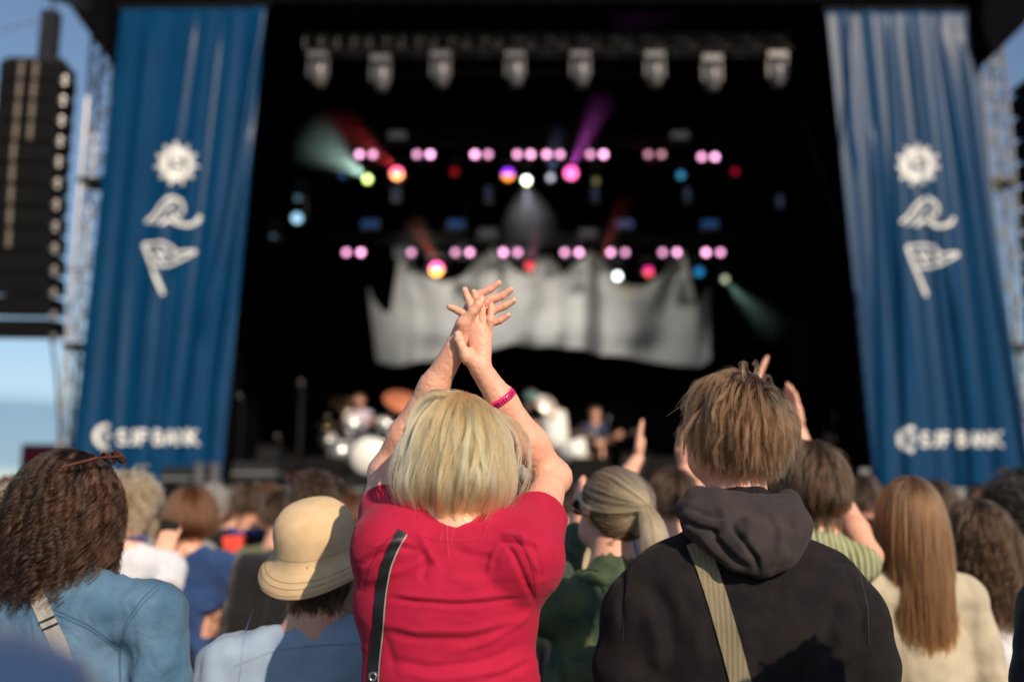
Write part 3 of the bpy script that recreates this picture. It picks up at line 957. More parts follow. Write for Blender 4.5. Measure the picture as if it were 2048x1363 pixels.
# ================================================================== lighting trusses and lamps
def htruss(y0, y1, x0, x1, Y, label, nb=30):
    a, c = U(x0, (y0+y1)/2, Y), U(x1, (y0+y1)/2, Y)
    w = abs(U(x0, y0, Y)[2] - U(x0, y1, Y)[2])
    t = empty("lighting_truss", ((a[0]+c[0])/2, Y, a[2]), label, "truss", "horizontal trusses under the stage roof")
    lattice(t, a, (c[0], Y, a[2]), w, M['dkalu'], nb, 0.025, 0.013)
    for x in np.linspace(a[0], c[0], 4):
        b = MB(); b.tube([(x, Y, a[2] + w/2), (x, Y, TOPZ + 1.6)], 0.012, 6); b.build("suspension", M['blackmetal'], t)
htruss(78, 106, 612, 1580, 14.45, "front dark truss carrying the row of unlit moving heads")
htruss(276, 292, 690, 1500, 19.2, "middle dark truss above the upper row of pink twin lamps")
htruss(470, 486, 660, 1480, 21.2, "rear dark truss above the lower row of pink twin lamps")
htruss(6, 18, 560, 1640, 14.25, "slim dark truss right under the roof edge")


def moving_head(px, py, Y, label, yaw=0.3, s=1.0):
    p = U(px, py, Y); o = empty("moving_head", p, label, "stage light", "unlit moving heads under the front truss")
    b = MB(); b.box(p + np.array((0, 0, -0.06*s)), (0.36*s, 0.28*s, 0.13*s)); b.build("base", M['fixture'], o)
    for sx in (-1, 1): b = MB(); b.box(p + np.array((sx*0.17*s, 0, -0.30*s)), (0.035*s, 0.14*s, 0.36*s)); b.build("yoke_arm", M['fixture'], o)
    b = MB(); ax = Vector((math.sin(yaw)*0.15, 0.10, -1)).normalized()
    b.lathe(p + np.array((0, 0, -0.18*s)), ax, [(0, 0.04*s), (0.02*s, 0.12*s), (0.10*s, 0.155*s), (0.28*s, 0.15*s), (0.40*s, 0.12*s), (0.47*s, 0.085*s)], 20); b.build("lamp_head", M['fixture'], o, True)
    b = MB(); b.lathe(Vector(p + np.array((0, 0, -0.18*s))) + ax*0.471*s, ax, [(0, 0.08*s), (0.012*s, 0.07*s), (0.02*s, 0.03*s)], 20); b.build("lens", M['blackmetal'], o, True)
    b = MB(); b.box(p + np.array((0.0, 0, 0.04*s)), (0.06*s, 0.08*s, 0.1*s)); b.build("clamp", M['dkalu'], o)
ordn = ["leftmost", "second from left", "third from left", "fourth from left", "fifth from left", "sixth from left", "seventh from left", "rightmost"]
for i, (x, y) in enumerate(((638, 108), (762, 116), (882, 108), (1030, 107), (1160, 107), (1308, 108), (1422, 116), (1552, 108))):
    moving_head(x, y, 14.45, f"unlit grey moving head under the front truss, {ordn[i]} of eight", 0.3 + 0.1*math.sin(i*2.1), 0.84)

pinks = [emit("pink_lamp_glow", (1.0, 0.42, 0.72), s_) for s_ in (4.6, 3.4, 5.6, 2.6)]; pinkdim = emit("dim_pink_lamp_glow", (0.8, 0.35, 0.45), 1.6)
def twin(px, py, Y, label, mats=(None, None), grp="", gap=14):
    p = U(px, py, Y); o = empty("twin_lamp", p, label, "stage light", grp)
    s = Y / F
    b = MB(); b.box(p + np.array((0, 0.11, 0)), (gap*2.9*s, 0.16, 0.24)); b.build("housing", M['blackmetal'], o)
    b = MB(); b.box(p + np.array((0, 0.08, 0.20)), (0.05, 0.06, 0.2)); b.build("bracket", M['blackmetal'], o)
    for k, sx in enumerate((-1, 1)):
        m = mats[k]
        if m is None: continue
        b = MB(); b.lathe(p + np.array((sx*gap*s, 0.02, 0)), (0, -1, 0), [(0, 0.062), (0.012, 0.058), (0.02, 0.03)], 18); b.build("lens", m, o, True)
for i, x in enumerate((732, 847, 963, 1048, 1107, 1194, 1310, 1417)):
    dm = (pinkdim, pinkdim) if i == 6 else (pinks[(i*3) % 4], pinks[(i*5+1) % 4])
    lb = "dim pink twin lamp of the upper row, weakest of them" if i == 6 else f"bright pink twin lamp of the upper row, {ordn[i]}"
    twin(x, 308 + (5 if i == 7 else 0), 19.0, lb, dm, "pink twin lamps of the upper row")
for i, x in enumerate((707, 808, 925, 1021, 1144, 1236, 1340, 1427)):
    dm = (None, pinks[3]) if i == 1 else (pinks[(i*3+1) % 4], pinks[(i*5+2) % 4])
    lb = "pink lamp of the lower row with only one half lit" if i == 1 else f"pink twin lamp of the lower row above the grey cloth, {ordn[i]}"
    twin(x, 504, 21.0, lb, dm, "pink twin lamps of the lower row", 15)


def spot(px, py, Y, top, bot, st, r, label, aim=(0, -1, -0.2)):
    """round moving light: two halves of the lens in its two colours"""
    p = U(px, py, Y); o = empty("spot_lamp", p, label, "stage light", "coloured spots on the stage trusses")
    ax = Vector(aim).normalized()
    b = MB(); b.lathe(Vector(p) - ax*0.36, ax, [(0, 0.05), (0.03, r*1.05), (0.2, r*1.2), (0.355, r*1.15)], 16); b.build("lamp_head", M['blackmetal'], o, True)
    b = MB()
    for sx in (-1, 1): y_ = MB(); y_.box(p + np.array((sx*r*1.45, 0.2, 0.12)), (0.03, 0.1, 0.42)); y_.build("yoke_arm", M['blackmetal'], o)
    b.box(p + np.array((0, 0.2, 0.35)), (r*2.9, 0.14, 0.08)); b.build("yoke", M['blackmetal'], o)
    c = Vector(p); u = ax.cross(Vector((0, 0, 1))).normalized(); w = u.cross(ax)
    for half, colr in ((0, top), (1, bot)):
        V = [c + ax * 0.006]; n = 10
        for k in range(n+1):
            a = math.pi * k / n + (math.pi if half else 0); V.append(c + (u*math.cos(a) + w*math.sin(a)) * r)
        V += [v + ax*0.004 for v in V]
        n2 = n + 2
        Fc = [(0, k, k+1) for k in range(1, n+1)] + [(n2, n2+k+1, n2+k) for k in range(1, n+1)] + [(k, n2+k, n2+k+1, k+1) for k in range(1, n+1)]
        b = MB(); b.add(V, Fc); b.build("lens", emit("lamp_glow", colr, st), o)
    return p
lime = (0.75, 1.0, 0.35); white = (0.95, 1, 0.9)
spot(735, 358, 18.9, (0.8, 1, 0.35), (0.65, 1, 0.2), 5, 0.07, "lime green spot at the left end of the upper lamp row")
spot(794, 347, 18.9, (1.0, 0.10, 0.22), (1.0, 0.38, 0.12), 5, 0.115, "large orange and red spot beside the lime one, upper row")
spot(909, 343, 18.9, (0.8, 0.02, 0.02), (0.8, 0.02, 0.02), 0.4, 0.07, "faint red spot in the upper lamp row, left part")
spot(1016, 349, 18.9, (0.25, 0.03, 0.8), (1.0, 0.30, 0.03), 3.4, 0.11, "spot glowing purple above and orange below, upper row centre")
spot(1053, 361, 18.9, white, (0.85, 1, 0.5), 9, 0.07, "brightest white spot in the middle of the upper row")
spot(1101, 355, 18.9, (0.6, 0.6, 0.7), (0.6, 0.6, 0.7), 2.0, 0.06, "small greyish white spot right of the brightest one")
spot(1142, 346, 18.9, (1, 0.10, 0.40), (1, 0.16, 0.42), 4.2, 0.115, "large pink spot throwing a purple beam upwards")
spot(1192, 362, 18.9, (0.3, 0.28, 0.1), (0.3, 0.28, 0.1), 0.7, 0.06, "faint olive spot right of the large pink one")
spot(1362, 350, 18.9, (0.05, 0.25, 0.5), (0.05, 0.35, 0.5), 1.2, 0.07, "dim blue spot near the right of the upper row")
spot(1470, 343, 18.9, (0.7, 0.01, 0.04), (0.7, 0.01, 0.04), 0.6, 0.06, "faint red spot at the right end of the upper row")
spot(873, 538, 20.6, (1, 0.10, 0.35), (1, 0.45, 0.06), 6, 0.13, "large orange and pink spot over the left of the grey cloth")
spot(1059, 532, 20.6, (1, 0.05, 0.1), (1, 0.12, 0.08), 1.6, 0.09, "red spot behind the centre peak of the grey cloth")
spot(1235, 552, 20.6, (0.85, 1, 0.95), (0.85, 1, 0.95), 6, 0.075, "cold white spot in front of the cloth right of centre")
spot(1297, 543, 20.6, (0.9, 0.03, 0.3), (1, 0.12, 0.1), 2.2, 0.09, "magenta and red spot over the right of the grey cloth")
spot(1398, 543, 20.6, (0.02, 0.2, 0.55), (0.02, 0.3, 0.6), 1.1, 0.09, "blue spot beside the right end of the grey cloth")
spot(1450, 558, 20.6, (0.5, 0.55, 0.35), (0.5, 0.55, 0.35), 1.6, 0.065, "pale olive spot at far right of the lower row")
spot(685, 350, 18.9, (0.02, 0.06, 0.18), (0.02, 0.06, 0.18), 1.2, 0.06, "faint blue spot at the far left of the upper row")
for x, y, r, s_, lb in ((594, 436, 0.09, 1.5, "pale blue lamp low on the left side wall"), (596, 396, 0.06, 0.2, "faint blue lamp above the pale one at left"), (546, 472, 0.05, 0.12, "weakest blue lamp at the far left of the stage")):
    spot(x, y, 17.5, (0.35, 0.7, 1.0), (0.45, 0.8, 1.0), s_, r, lb)
wl = ["outer left", "inner left", "inner right", "outer right"]
def wash(px, py, Y, col, st, label, w=0.34, h=0.14):
    p = U(px, py, Y); o = empty("wash_light", p, label, "stage light", "dim rectangular wash lights")
    b = MB(); b.box(p + np.array((0, 0.09, 0)), (w+0.08, 0.14, h+0.08)); b.build("housing", M['blackmetal'], o)
    b = MB(); b.box(p, (w, 0.02, h)); b.build("front_glass", emit("wash_glow", col, st), o)
for i, x in enumerate((740, 912, 1250, 1420)):
    wash(x, 447, 20.4, (0.03, 0.10, 0.26) if i != 2 else (0.10, 0.11, 0.26), 0.5, f"dim blue oblong wash light, {wl[i]} of four")
for x, y, lb in ((795, 270, "grey oblong lamp above the upper row at left"), (1360, 270, "grey oblong lamp above the upper row at right"), (975, 465, "grey oblong lamp left of centre above the cloth"), (1177, 465, "grey oblong lamp right of centre above the cloth")):
    wash(x, y, 18.6 if y < 300 else 20.4, (0.12, 0.11, 0.12), 0.5, lb)
for x, y, lb in ((777+200, 385, "small unlit lamp under the upper row left of centre"), (1190, 385, "small unlit lamp below the olive spot"), (1375, 388, "small unlit lamp below the dim blue spot"), (793, 385, "small unlit lamp below the orange spot"), (1560, 402, "small unlit lamp by the right wall of the stage")):
    wash(x, y, 18.6, (0.05, 0.06, 0.12), 0.5, lb, 0.1, 0.24)  # unlit, but the glass is given a faint glow of its own

# lit haze of the beams: thin smoke in the path of each spot, lit by a real spot light
def beam(x0, y0, x1, y1, Y, w0, w1, col, power, dens, dy=-1.0, label=None):
    A = Vector(U(x0, y0, Y)); B = Vector(U(x1, y1, Y + dy)); ax = (B - A); L = ax.length; ax.normalize()
    A = A + ax * 0.03
    r0, r1 = w0 * Y / F / 2, w1 * (Y + dy) / F / 2
    rg0, rg1 = r0 * 1.3, r1 * 1.5
    b = MB(); prof = [(0, rg0 * 0.6)] + [(L * k / 6, rg0 + (rg1 - rg0) * k / 6) for k in range(1, 7)] + [(L * 1.02, rg1 * 0.5)]
    b.lathe(A, ax, prof, 24)
    m = bpy.data.materials.new("beam_haze"); m.use_nodes = True; nt = m.node_tree; nt.nodes.clear()
    o_ = nt.nodes.new("ShaderNodeOutputMaterial"); vsn = nt.nodes.new("ShaderNodeVolumeScatter")
    vsn.inputs["Color"].default_value = (1, 1, 1, 1); vsn.inputs["Density"].default_value = dens; vsn.inputs["Anisotropy"].default_value = 0.0
    geo = nt.nodes.new("ShaderNodeNewGeometry"); vd = nt.nodes.new("ShaderNodeVectorMath"); vd.operation = 'DISTANCE'; vd.inputs[1].default_value = tuple(A)
    mr_ = nt.nodes.new("ShaderNodeMapRange"); mr_.inputs[1].default_value = 0.0 * L; mr_.inputs[2].default_value = 0.88 * L; mr_.inputs[3].default_value = dens; mr_.inputs[4].default_value = 0.0
    nt.links.new(geo.outputs["Position"], vd.inputs[0]); nt.links.new(vd.outputs["Value"], mr_.inputs[0]); nt.links.new(mr_.outputs[0], vsn.inputs["Density"])
    nt.links.new(vsn.outputs[0], o_.inputs["Volume"])
    ob = b.build("beam_haze", m, None); tag(ob, label, kind="stuff")
    ld = bpy.data.lights.new("beam_light", 'SPOT'); ld.energy = power; ld.color = col
    ld.spot_size = 2 * math.atan2(r1 * 1.35, L) + 0.03; ld.spot_blend = 1.0; ld.shadow_soft_size = 0.03
    lo = bpy.data.objects.new("beam_light", ld); COL.objects.link(lo); lo.location = A
    lo.rotation_euler = (-ax).to_track_quat('Z', 'Y').to_euler()
BEAMS = True
if BEAMS:
    beam(1142, 338, 1222, 165, 18.8, 20, 66, (0.8, 0.12, 0.75), 606, 0.20)
    beam(794, 340, 655, 215, 18.8, 20, 70, (1.0, 0.06, 0.08), 336, 0.20)
    beam(730, 352, 585, 250, 18.7, 20, 150, (0.65, 1.0, 0.85), 471, 0.16)
    beam(1101, 348, 1122, 235, 18.8, 16, 46, (0.25, 0.4, 0.8), 167, 0.20)
    beam(1053, 372, 1062, 500, 18.8, 20, 120, (0.75, 0.75, 1.0), 150, 0.20)
    beam(873, 525, 815, 425, 20.5, 20, 46, (1.0, 0.09, 0.02), 336, 0.20)
    beam(1061, 525, 1078, 440, 20.5, 16, 34, (0.9, 0.08, 0.5), 154, 0.20)
    beam(1203, 518, 1262, 370, 20.5, 18, 44, (1.0, 0.07, 0.02), 201, 0.20)
    beam(1454, 566, 1580, 690, 20.5, 18, 80, (0.45, 0.8, 0.7), 174, 0.20)
    # fill lights added to brighten the grey cloth; not lamps of the stage
    for (x0, y0, x1, y1, pw_, an) in ((1053, 340, 1060, 610, 330, 50), (600, 330, 960, 620, 1150, 50), (600, 330, 1290, 620, 950, 34)):
        ld = bpy.data.lights.new("cloth_fill_light", 'SPOT'); ld.energy = pw_; ld.color = (1, 0.94, 0.86); ld.spot_size = math.radians(an); ld.spot_blend = 1.0; ld.shadow_soft_size = 0.3
        lo = bpy.data.objects.new("cloth_fill_light", ld); COL.objects.link(lo); A = Vector(U(x0, y0, 16.5)); B = Vector(U(x1, y1, 22)); lo.location = A
        lo.rotation_euler = (A - B).to_track_quat('Z', 'Y').to_euler()
    # yellow pool on the cloth
    ld = bpy.data.lights.new("yellow_pool_light", 'SPOT'); ld.energy = 60; ld.color = (1, 0.75, 0.3); ld.spot_size = math.radians(9); ld.spot_blend = 0.8
    lo = bpy.data.objects.new("yellow_pool_light", ld); COL.objects.link(lo); A = Vector(U(1300, 470, 19)); B = Vector(U(1258, 587, 22)); lo.location = A
    lo.rotation_euler = (A - B).to_track_quat('Z', 'Y').to_euler()

# ================================================================== grey back cloth
top = [(735, 568), (748, 600), (766, 622), (780, 625), (790, 560), (800, 488), (815, 512), (850, 550), (890, 563), (925, 555), (955, 525), (984, 493), (1010, 522), (1040, 548), (1085, 562), (1125, 550), (1160, 520), (1186, 500), (1215, 535), (1250, 568), (1290, 572), (1325, 550), (1350, 505), (1368, 505), (1378, 560), (1392, 610), (1408, 590), (1422, 572)]
bot = [(752, 722), (775, 728), (810, 728), (860, 722), (920, 706), (985, 697), (1030, 688), (1090, 690), (1150, 697), (1200, 704), (1260, 714), (1310, 722), (1360, 732), (1400, 734), (1420, 720)]
tx_, ty_ = zip(*top); bx_, by_ = zip(*bot)
nu, nv = 240, 40; Yc = 22.0; vs = []
for j in range(nv + 1):
    f = j / nv
    for i in range(nu + 1):
        s = i / nu
        xt = 735 + (1422 - 735) * s; xb = 752 + (1420 - 752) * s
        x = xt + (xb - xt) * f; y = np.interp(xt, tx_, ty_) * (1 - f) + np.interp(xb, bx_, by_) * f
        p = U(x, y, Yc)
        d = 0
        for pk in (800, 984, 1188, 1360):       # swags hang from the peaks
            r_ = math.hypot(x - pk, (y - 495) * 0.55); a_ = math.atan2(x - pk, y - 480)
            d += 0.15 * math.sin(a_ * 9 + pk) * math.exp(-((x - pk) / 90) ** 2)
        for vx in (890, 1090, 1285):
            rr = math.hypot((x - vx) * 0.55, y - 380); d += 0.10 * math.sin(rr / 12) * math.exp(-((x - vx) / 75) ** 2) * (0.3 + f)
        d += 0.09 * math.sin(x / 13 + 2 * f + 1.5 * math.sin(x / 60)) * (0.35 + 0.65 * f)
        p[1] += d; vs.append(p)
fs = [(j*(nu+1)+i, (j+1)*(nu+1)+i, (j+1)*(nu+1)+i+1, j*(nu+1)+i+1) for j in range(nv) for i in range(nu)]
co = empty("backcloth", U(1080, 730, Yc), "wide grey draped cloth with peaked top hanging at the back of the stage", "cloth")
cl = link("drape", mesh("drape", vs, fs, True), M['scrim'], co); cl.modifiers.new("thickness", 'SOLIDIFY').thickness = 0.01
# second piece with a lower peak behind
b = MB(); a = [U(x, y, 22.6) for x, y in ((1040, 590), (1062, 540), (1080, 515), (1100, 512), (1118, 535), (1135, 590))]; c = [p + np.array((0, 0.03, 0)) for p in a]; n = 6
b.add(a + c, [tuple(range(n)), tuple(range(2*n-1, n-1, -1))] + [(i, i+n, (i+1) % n+n, (i+1) % n) for i in range(n)]); b.build("rear_drape", M['scrim'], co)
for x, y in ((800, 488), (984, 493), (1188, 500), (1360, 504)):
    q = U(x, y, Yc); b = MB(); b.tube([q, (q[0], q[1], TOPZ + 1.6)], 0.008, 5); b.build("cord", M['blackmetal'], co)

# ================================================================== crowd barrier and boxes at the stage foot
Yb_ = 12.9; zt = U(1024, 976, Yb_)[2]
ba = empty("crowd_barrier", (0.6, Yb_, 0), "long pale crowd barrier along the foot of the stage", "barrier")
xa = -3.6; k = 0; pm = None
while xa < 6.6:
    if pm is None:
        b = MB(); b.box((0, 0, 0), (1.16, 0.05, zt - 0.1)); pm = mesh("barrier_panel", b.v, b.f); pm.materials.append(M['white'])
        b = MB(); b.box((0, 0, 0), (0.05, 0.09, zt + 0.02)); pp = mesh("barrier_post", b.v, b.f); pp.materials.append(M['alu'])
    link("barrier_panel", pm, None, ba, loc=(xa + 0.6 - 0.6, 0.0, (zt + 0.1) / 2)); link("barrier_post", pp, None, ba, loc=(xa - 0.6, 0, (zt + 0.02) / 2)); xa += 1.2
def case(px0, py0, px1, py1, Y, label, m='blackmetal', nm="flight_case"):
    a, c = U(px0, py0, Y), U(px1, py1, Y); w = c[0]-a[0]
    o = empty(nm, ((a[0]+c[0])/2, Y, 0), label, nm.replace('_', ' '))
    b = MB(); b.box(((a[0]+c[0])/2, Y, (a[2])/2), (w, 0.6, a[2])); b.build("box", M[m], o)
    b = MB(); b.box(((a[0]+c[0])/2, Y, a[2] - 0.15), (w + 0.02, 0.62, 0.03)); b.build("lid_rim", M['alu'], o)
case(340, 935, 425, 990, 13.2, "black box standing under the left banner")
case(478, 925, 560, 975, 13.4, "black monitor stack at the left corner of the stage front")
for px, lb in ((401, "grey post left of the pair under the left banner"), (432, "grey post right of the pair under the left banner"), (1727, "pale post at the right corner of the stage front")):
    a = U(px, 928 if px < 1000 else 940, 12.6); b = MB(); b.box((a[0], 12.6, a[2]/2), (0.09, 0.09, a[2])); b.box((a[0], 12.6, a[2]), (0.12, 0.12, 0.03)); tag(b.build("post", M['white'] if px > 1000 else M['fixture']), lb, "post", "posts at the stage foot")
# ================================================================== people
SK = skin("skin"); SK2 = skin("skin_tanned", (0.50, 0.26, 0.17), (0.46, 0.18, 0.11)); SK3 = skin("skin_pale", (0.68, 0.42, 0.32), (0.66, 0.28, 0.21))
EYE = plain("eye", (0.7, 0.68, 0.65), 0.2, noise=0.05); DARKHAIR = (0.02, 0.013, 0.008)
TROUS = fabric("dark_trousers", (0.012, 0.014, 0.022)); SHOE = plain("shoe", (0.02, 0.02, 0.022), 0.6)
def hm(n, c1, c2, root=None, rough=0.35): return hair_mat(n, c1, c2, rough, root), plain(n + "_base", tuple(1.15 * a for a in c1), 0.75, noise=0.4, scale=60, spec=0.1)
HAIR = {
 'blonde': hm("blonde_hair", (0.27, 0.110, 0.032), (1.0, 0.62, 0.27), (0.48, 0.26, 0.10)),
 'lightbrown': hm("light_brown_hair", (0.016, 0.0075, 0.0035), (0.16, 0.075, 0.030), (0.04, 0.018, 0.007)),
 'darkbrown': hm("dark_brown_hair", (0.003, 0.0018, 0.001), (0.050, 0.019, 0.007)),
 'ashblonde': hm("ash_blonde_hair", (0.11, 0.070, 0.038), (0.70, 0.50, 0.29)),
 'brown': hm("brown_hair", (0.012, 0.006, 0.003), (0.070, 0.034, 0.015)),
 'caramel': hm("caramel_hair", (0.045, 0.018, 0.006), (0.26, 0.115, 0.040)),
 'auburn': hm("auburn_hair", (0.035, 0.011, 0.004), (0.13, 0.045, 0.015)),
 'grey': hm("grey_hair", (0.16, 0.15, 0.14), (0.42, 0.40, 0.37)),
 'black': hm("black_hair", (0.003, 0.0025, 0.002), (0.014, 0.009, 0.006)),
}
eyev = MB(); eyev.lathe((0, 0, -0.012), (0, 0, 1), [(0.012 - 0.012*math.cos(a), 0.012*math.sin(a)) for a in np.linspace(0, math.pi, 7)], 10)
EYEM = mesh("eye", eyev.v, eyev.f, True); EYEM.materials.append(EYE)
shv = SDF(); shv.cone((0, -0.06, 0.04), (0, 0.13, 0.035), 0.042, 0.038, 0.02)
_v, _q = shv.mesh(0.02); SHOEM = mesh("shoe", _v, _q, True); SHOEM.materials.append(SHOE)


def nrm(v): v = np.asarray(v, float); return v / (np.linalg.norm(v) + 1e-12)


def hand(s, W, d, pn, side=1, sc_=1.0, spread=1.0, curl=0.25, k=0.006, together=False):
    """open hand: wrist W, finger direction d, palm normal pn, thumb towards side"""
    W = np.asarray(W, float); d = nrm(d); pn = nrm(np.asarray(pn) - d * np.dot(pn, d)); x = np.cross(d, pn) * side
    s.ell(W + d*0.048*sc_, (0.04*sc_, 0.017*sc_, 0.05*sc_), k=0.012, R=np.stack((x, pn, d), 1))
    for i, (o, ln, r) in enumerate(((0.029, 0.070, 0.0088), (0.010, 0.079, 0.009), (-0.010, 0.073, 0.0086), (-0.028, 0.057, 0.0078))):
        m = W + (d * (0.088 - 0.006*abs(i-1)) + x * o) * sc_
        s.cone(W + (d*0.03 + x*o*0.6)*sc_, m, 0.013*sc_, 0.0105*sc_, 0.01)
        dd = nrm(d + x * (o * 5.5 * spread if not together else 0)); p = m
        for j in range(3):
            L = ln * (0.45, 0.30, 0.25)[j] * sc_
            q = p + dd * L; s.cone(p, q, r*sc_*(1.05 - 0.09*j), r*sc_*(0.97 - 0.1*j), k if j else 0.008); p = q; dd = nrm(dd + pn * curl * (0.6 + 0.5*j))
    p = W + (d*0.02 + x*0.026)*sc_
    for L, r, dd in ((0.038, 0.0145, d*0.75 + x*0.8 + pn*0.15), (0.032, 0.0108, d*0.9 + x*0.55 + pn*0.1), (0.026, 0.0095, d*1.0 + x*0.25)):
        q = p + nrm(dd)*L*sc_; s.cone(p, q, r*sc_, r*0.9*sc_, 0.009); p = q


def head_prims(s, c, R, sc_=1.0, k=0.012):
    """skull, jaw, nose, lips, ears: head facing local +y"""
    T = lambda p: np.asarray(c) + R @ (np.asarray(p, float) * sc_)
    E = lambda p, r, kk=k: s.ell(T(p), np.array(r) * sc_, kk, R)
    E((0, -0.012, 0.02), (0.074, 0.092, 0.088)); E((0, 0.03, -0.015), (0.062, 0.066, 0.085)); E((0, 0.052, -0.075), (0.036, 0.038, 0.035), 0.03)
    E((0, 0.088, 0.03), (0.045, 0.014, 0.012), 0.02)
    s.cone(T((0, 0.092, 0.018)), T((0, 0.112, -0.022)), 0.008*sc_, 0.0135*sc_, 0.012)
    E((0.016, 0.1, -0.026), (0.008, 0.009, 0.007), 0.006); E((-0.016, 0.1, -0.026), (0.008, 0.009, 0.007), 0.006)
    E((0, 0.088, -0.050), (0.024, 0.011, 0.006), 0.005); E((0, 0.086, -0.061), (0.021, 0.011, 0.007), 0.005)
    for sx in (-1, 1):
        E((sx*0.03, 0.092, 0.012), (0.015, 0.012, 0.010), 0.01)
        E((sx*0.073, -0.008, -0.008), (0.008, 0.018, 0.030), 0.008); E((sx*0.081, -0.014, 0.004), (0.006, 0.016, 0.022), 0.006)
        E((sx*0.040, 0.05, -0.055), (0.022, 0.035, 0.03), 0.03)


def combine(parts):
    V = []; Q = []; o = 0
    for v, q in parts: V.append(v); Q.append(q + o); o += len(v)
    return np.concatenate(V), np.concatenate(Q)


def eyes(o, c, R, sc_=1.0):
    for sx in (-1, 1):
        p = np.asarray(c) + R @ (np.array((sx*0.031, 0.091, 0.012)) * sc_)
        e = link("eye", EYEM, None, o, loc=world_of(o).inverted() @ Vector(p))


def legs(o, x, y, yaw, hipz, s=1.0, mat=None, h=0.022):
    """trousers and shoes, down to the ground"""
    R = rotz(yaw); T = lambda p: np.array((x, y, 0)) + R @ np.array(p, float)
    t = SDF(); t.cone(T((0, 0, hipz)), T((0, 0, hipz - 0.1)), 0.135*s, 0.14*s, 0.03, (1.15, 0.85, 1))
    for sx in (-1, 1):
        t.chain([T((sx*0.085*s, 0, hipz - 0.08)), T((sx*0.1*s, 0.01, hipz*0.53)), T((sx*0.105*s, -0.01, 0.09))], [0.085*s, 0.062*s, 0.055*s], 0.03)
    t.obj("trousers", mat or TROUS, h, o)
    for sx in (-1, 1):
        e = link("shoe", SHOEM, None, o, loc=world_of(o).inverted() @ Vector(T((sx*0.105*s, 0, 0)))); e.rotation_euler = (0, 0, yaw)


# ------------------------------------------------------------------ 1. the clapping woman in the red shirt
W = empty("person", (U(900, 1200, 1.9)[0], 1.92, 0), "blonde woman in a red t-shirt clapping both hands high over her head", "person")
Yw = 1.9; Yh = 2.03
def Z(zx, zy, dy=0.0):      # a point of the clasped hands
    return U(850 + zx / 5.678, 540 + zy / 5.678, Yh + dy)
hc = U(915, 897, 1.96)      # head centre
Rw = rotz(0.12)
b1 = SDF()
head_prims(b1, hc, Rw, 0.97)
b1.cone(U(913, 985, 1.955), U(905, 1085, 1.92), 0.050, 0.056, 0.03)
b1.cone(U(905, 1090, 1.92), U(895, 1330, 1.92), 0.10, 0.10, 0.05, (1.2, 0.7, 1))
b1.cone((hc[0]-0.03, 1.92, 1.15), (hc[0]-0.03, 1.92, 0.95), 0.09, 0.11, 0.05, (1.2, 0.7, 1))
for sx in (-1, 1): b1.chain([(hc[0]-0.03+sx*0.08, 1.92, 0.9), (hc[0]-0.03+sx*0.09, 1.93, 0.5), (hc[0]-0.03+sx*0.1, 1.9, 0.08)], [0.07, 0.045, 0.035], 0.04)
mb_ = b1.mesh(0.0065)
S_R, E_R, W_R = U(1052, 1112, 1.90), U(1104, 952, 2.12), Z(636, 1130, 0.0)
S_L, E_L, W_L = U(772, 1085, 1.90), U(772, 946, 2.15), Z(335, 905, 0.012)
a1 = SDF()
a1.chain([S_R, S_R + (E_R - S_R)*0.5, E_R], [0.048, 0.042, 0.033], 0.02)
fm = E_R + (W_R - E_R)*0.3
a1.chain([E_R, fm, E_R + (W_R - E_R)*0.7, W_R], [0.033, 0.0355, 0.0285, 0.0225], 0.02)
a1.cone(E_R + np.array((0.01, -0.006, -0.004)), E_R + np.array((0.003, 0, -0.012)), 0.029, 0.027, 0.02)
# right hand (its back towards the camera)
k = 0.0022
mI, mM, mR_, mP = Z(520, 640, -0.002), Z(590, 655, -0.006), Z(655, 680, -0.006), Z(712, 720, 0.0)
a1.ell(Z(618, 900, 0.0), (0.0195, 0.0125, 0.037), 0.012, R=rotz(-0.1) @ np.array(((math.cos(0.02), 0, math.sin(0.02)), (0, 1, 0), (-math.sin(0.02), 0, math.cos(0.02)))))
for m_, r in ((mI, 0.0112), (mM, 0.0112), (mR_, 0.0108), (mP, 0.0100)): a1.cone(W_R * 0.9 + m_ * 0.1, m_, 0.0155, r, 0.010)
a1.chain([mI, Z(440, 500, 0.004), Z(360, 450, 0.008), Z(278, 418, 0.008)], [0.0102, 0.0090, 0.0080, 0.0066], k)
a1.chain([mM, Z(540, 440, -0.008), Z(482, 310, -0.004), Z(452, 222, 0.002)], [0.0102, 0.0090, 0.0080, 0.0064], k)
a1.chain([mR_, Z(640, 450, -0.008), Z(590, 325, -0.004), Z(556, 250, 0.002)], [0.0100, 0.0088, 0.0078, 0.0064], k)
a1.chain([mP, Z(738, 570, -0.010), Z(752, 470, -0.006), Z(752, 400, 0.0)], [0.0090, 0.0080, 0.0072, 0.0062], k)
a1.chain([Z(590, 1075, -0.004), Z(475, 985, -0.016), Z(412, 860, -0.022)], [0.0165, 0.0128, 0.0104], 0.010)
a1.chain([Z(412, 860, -0.022), Z(385, 790, -0.023), Z(374, 728, -0.021)], [0.0106, 0.0104, 0.0080], 0.002)
a2 = SDF()
a2.chain([E_L, E_L + (W_L - E_L)*0.3, E_L + (W_L - E_L)*0.7, W_L], [0.036, 0.0365, 0.029, 0.0235], 0.02)
a2.chain([S_L, S_L + (E_L - S_L)*0.5, E_L], [0.050, 0.045, 0.036], 0.02)
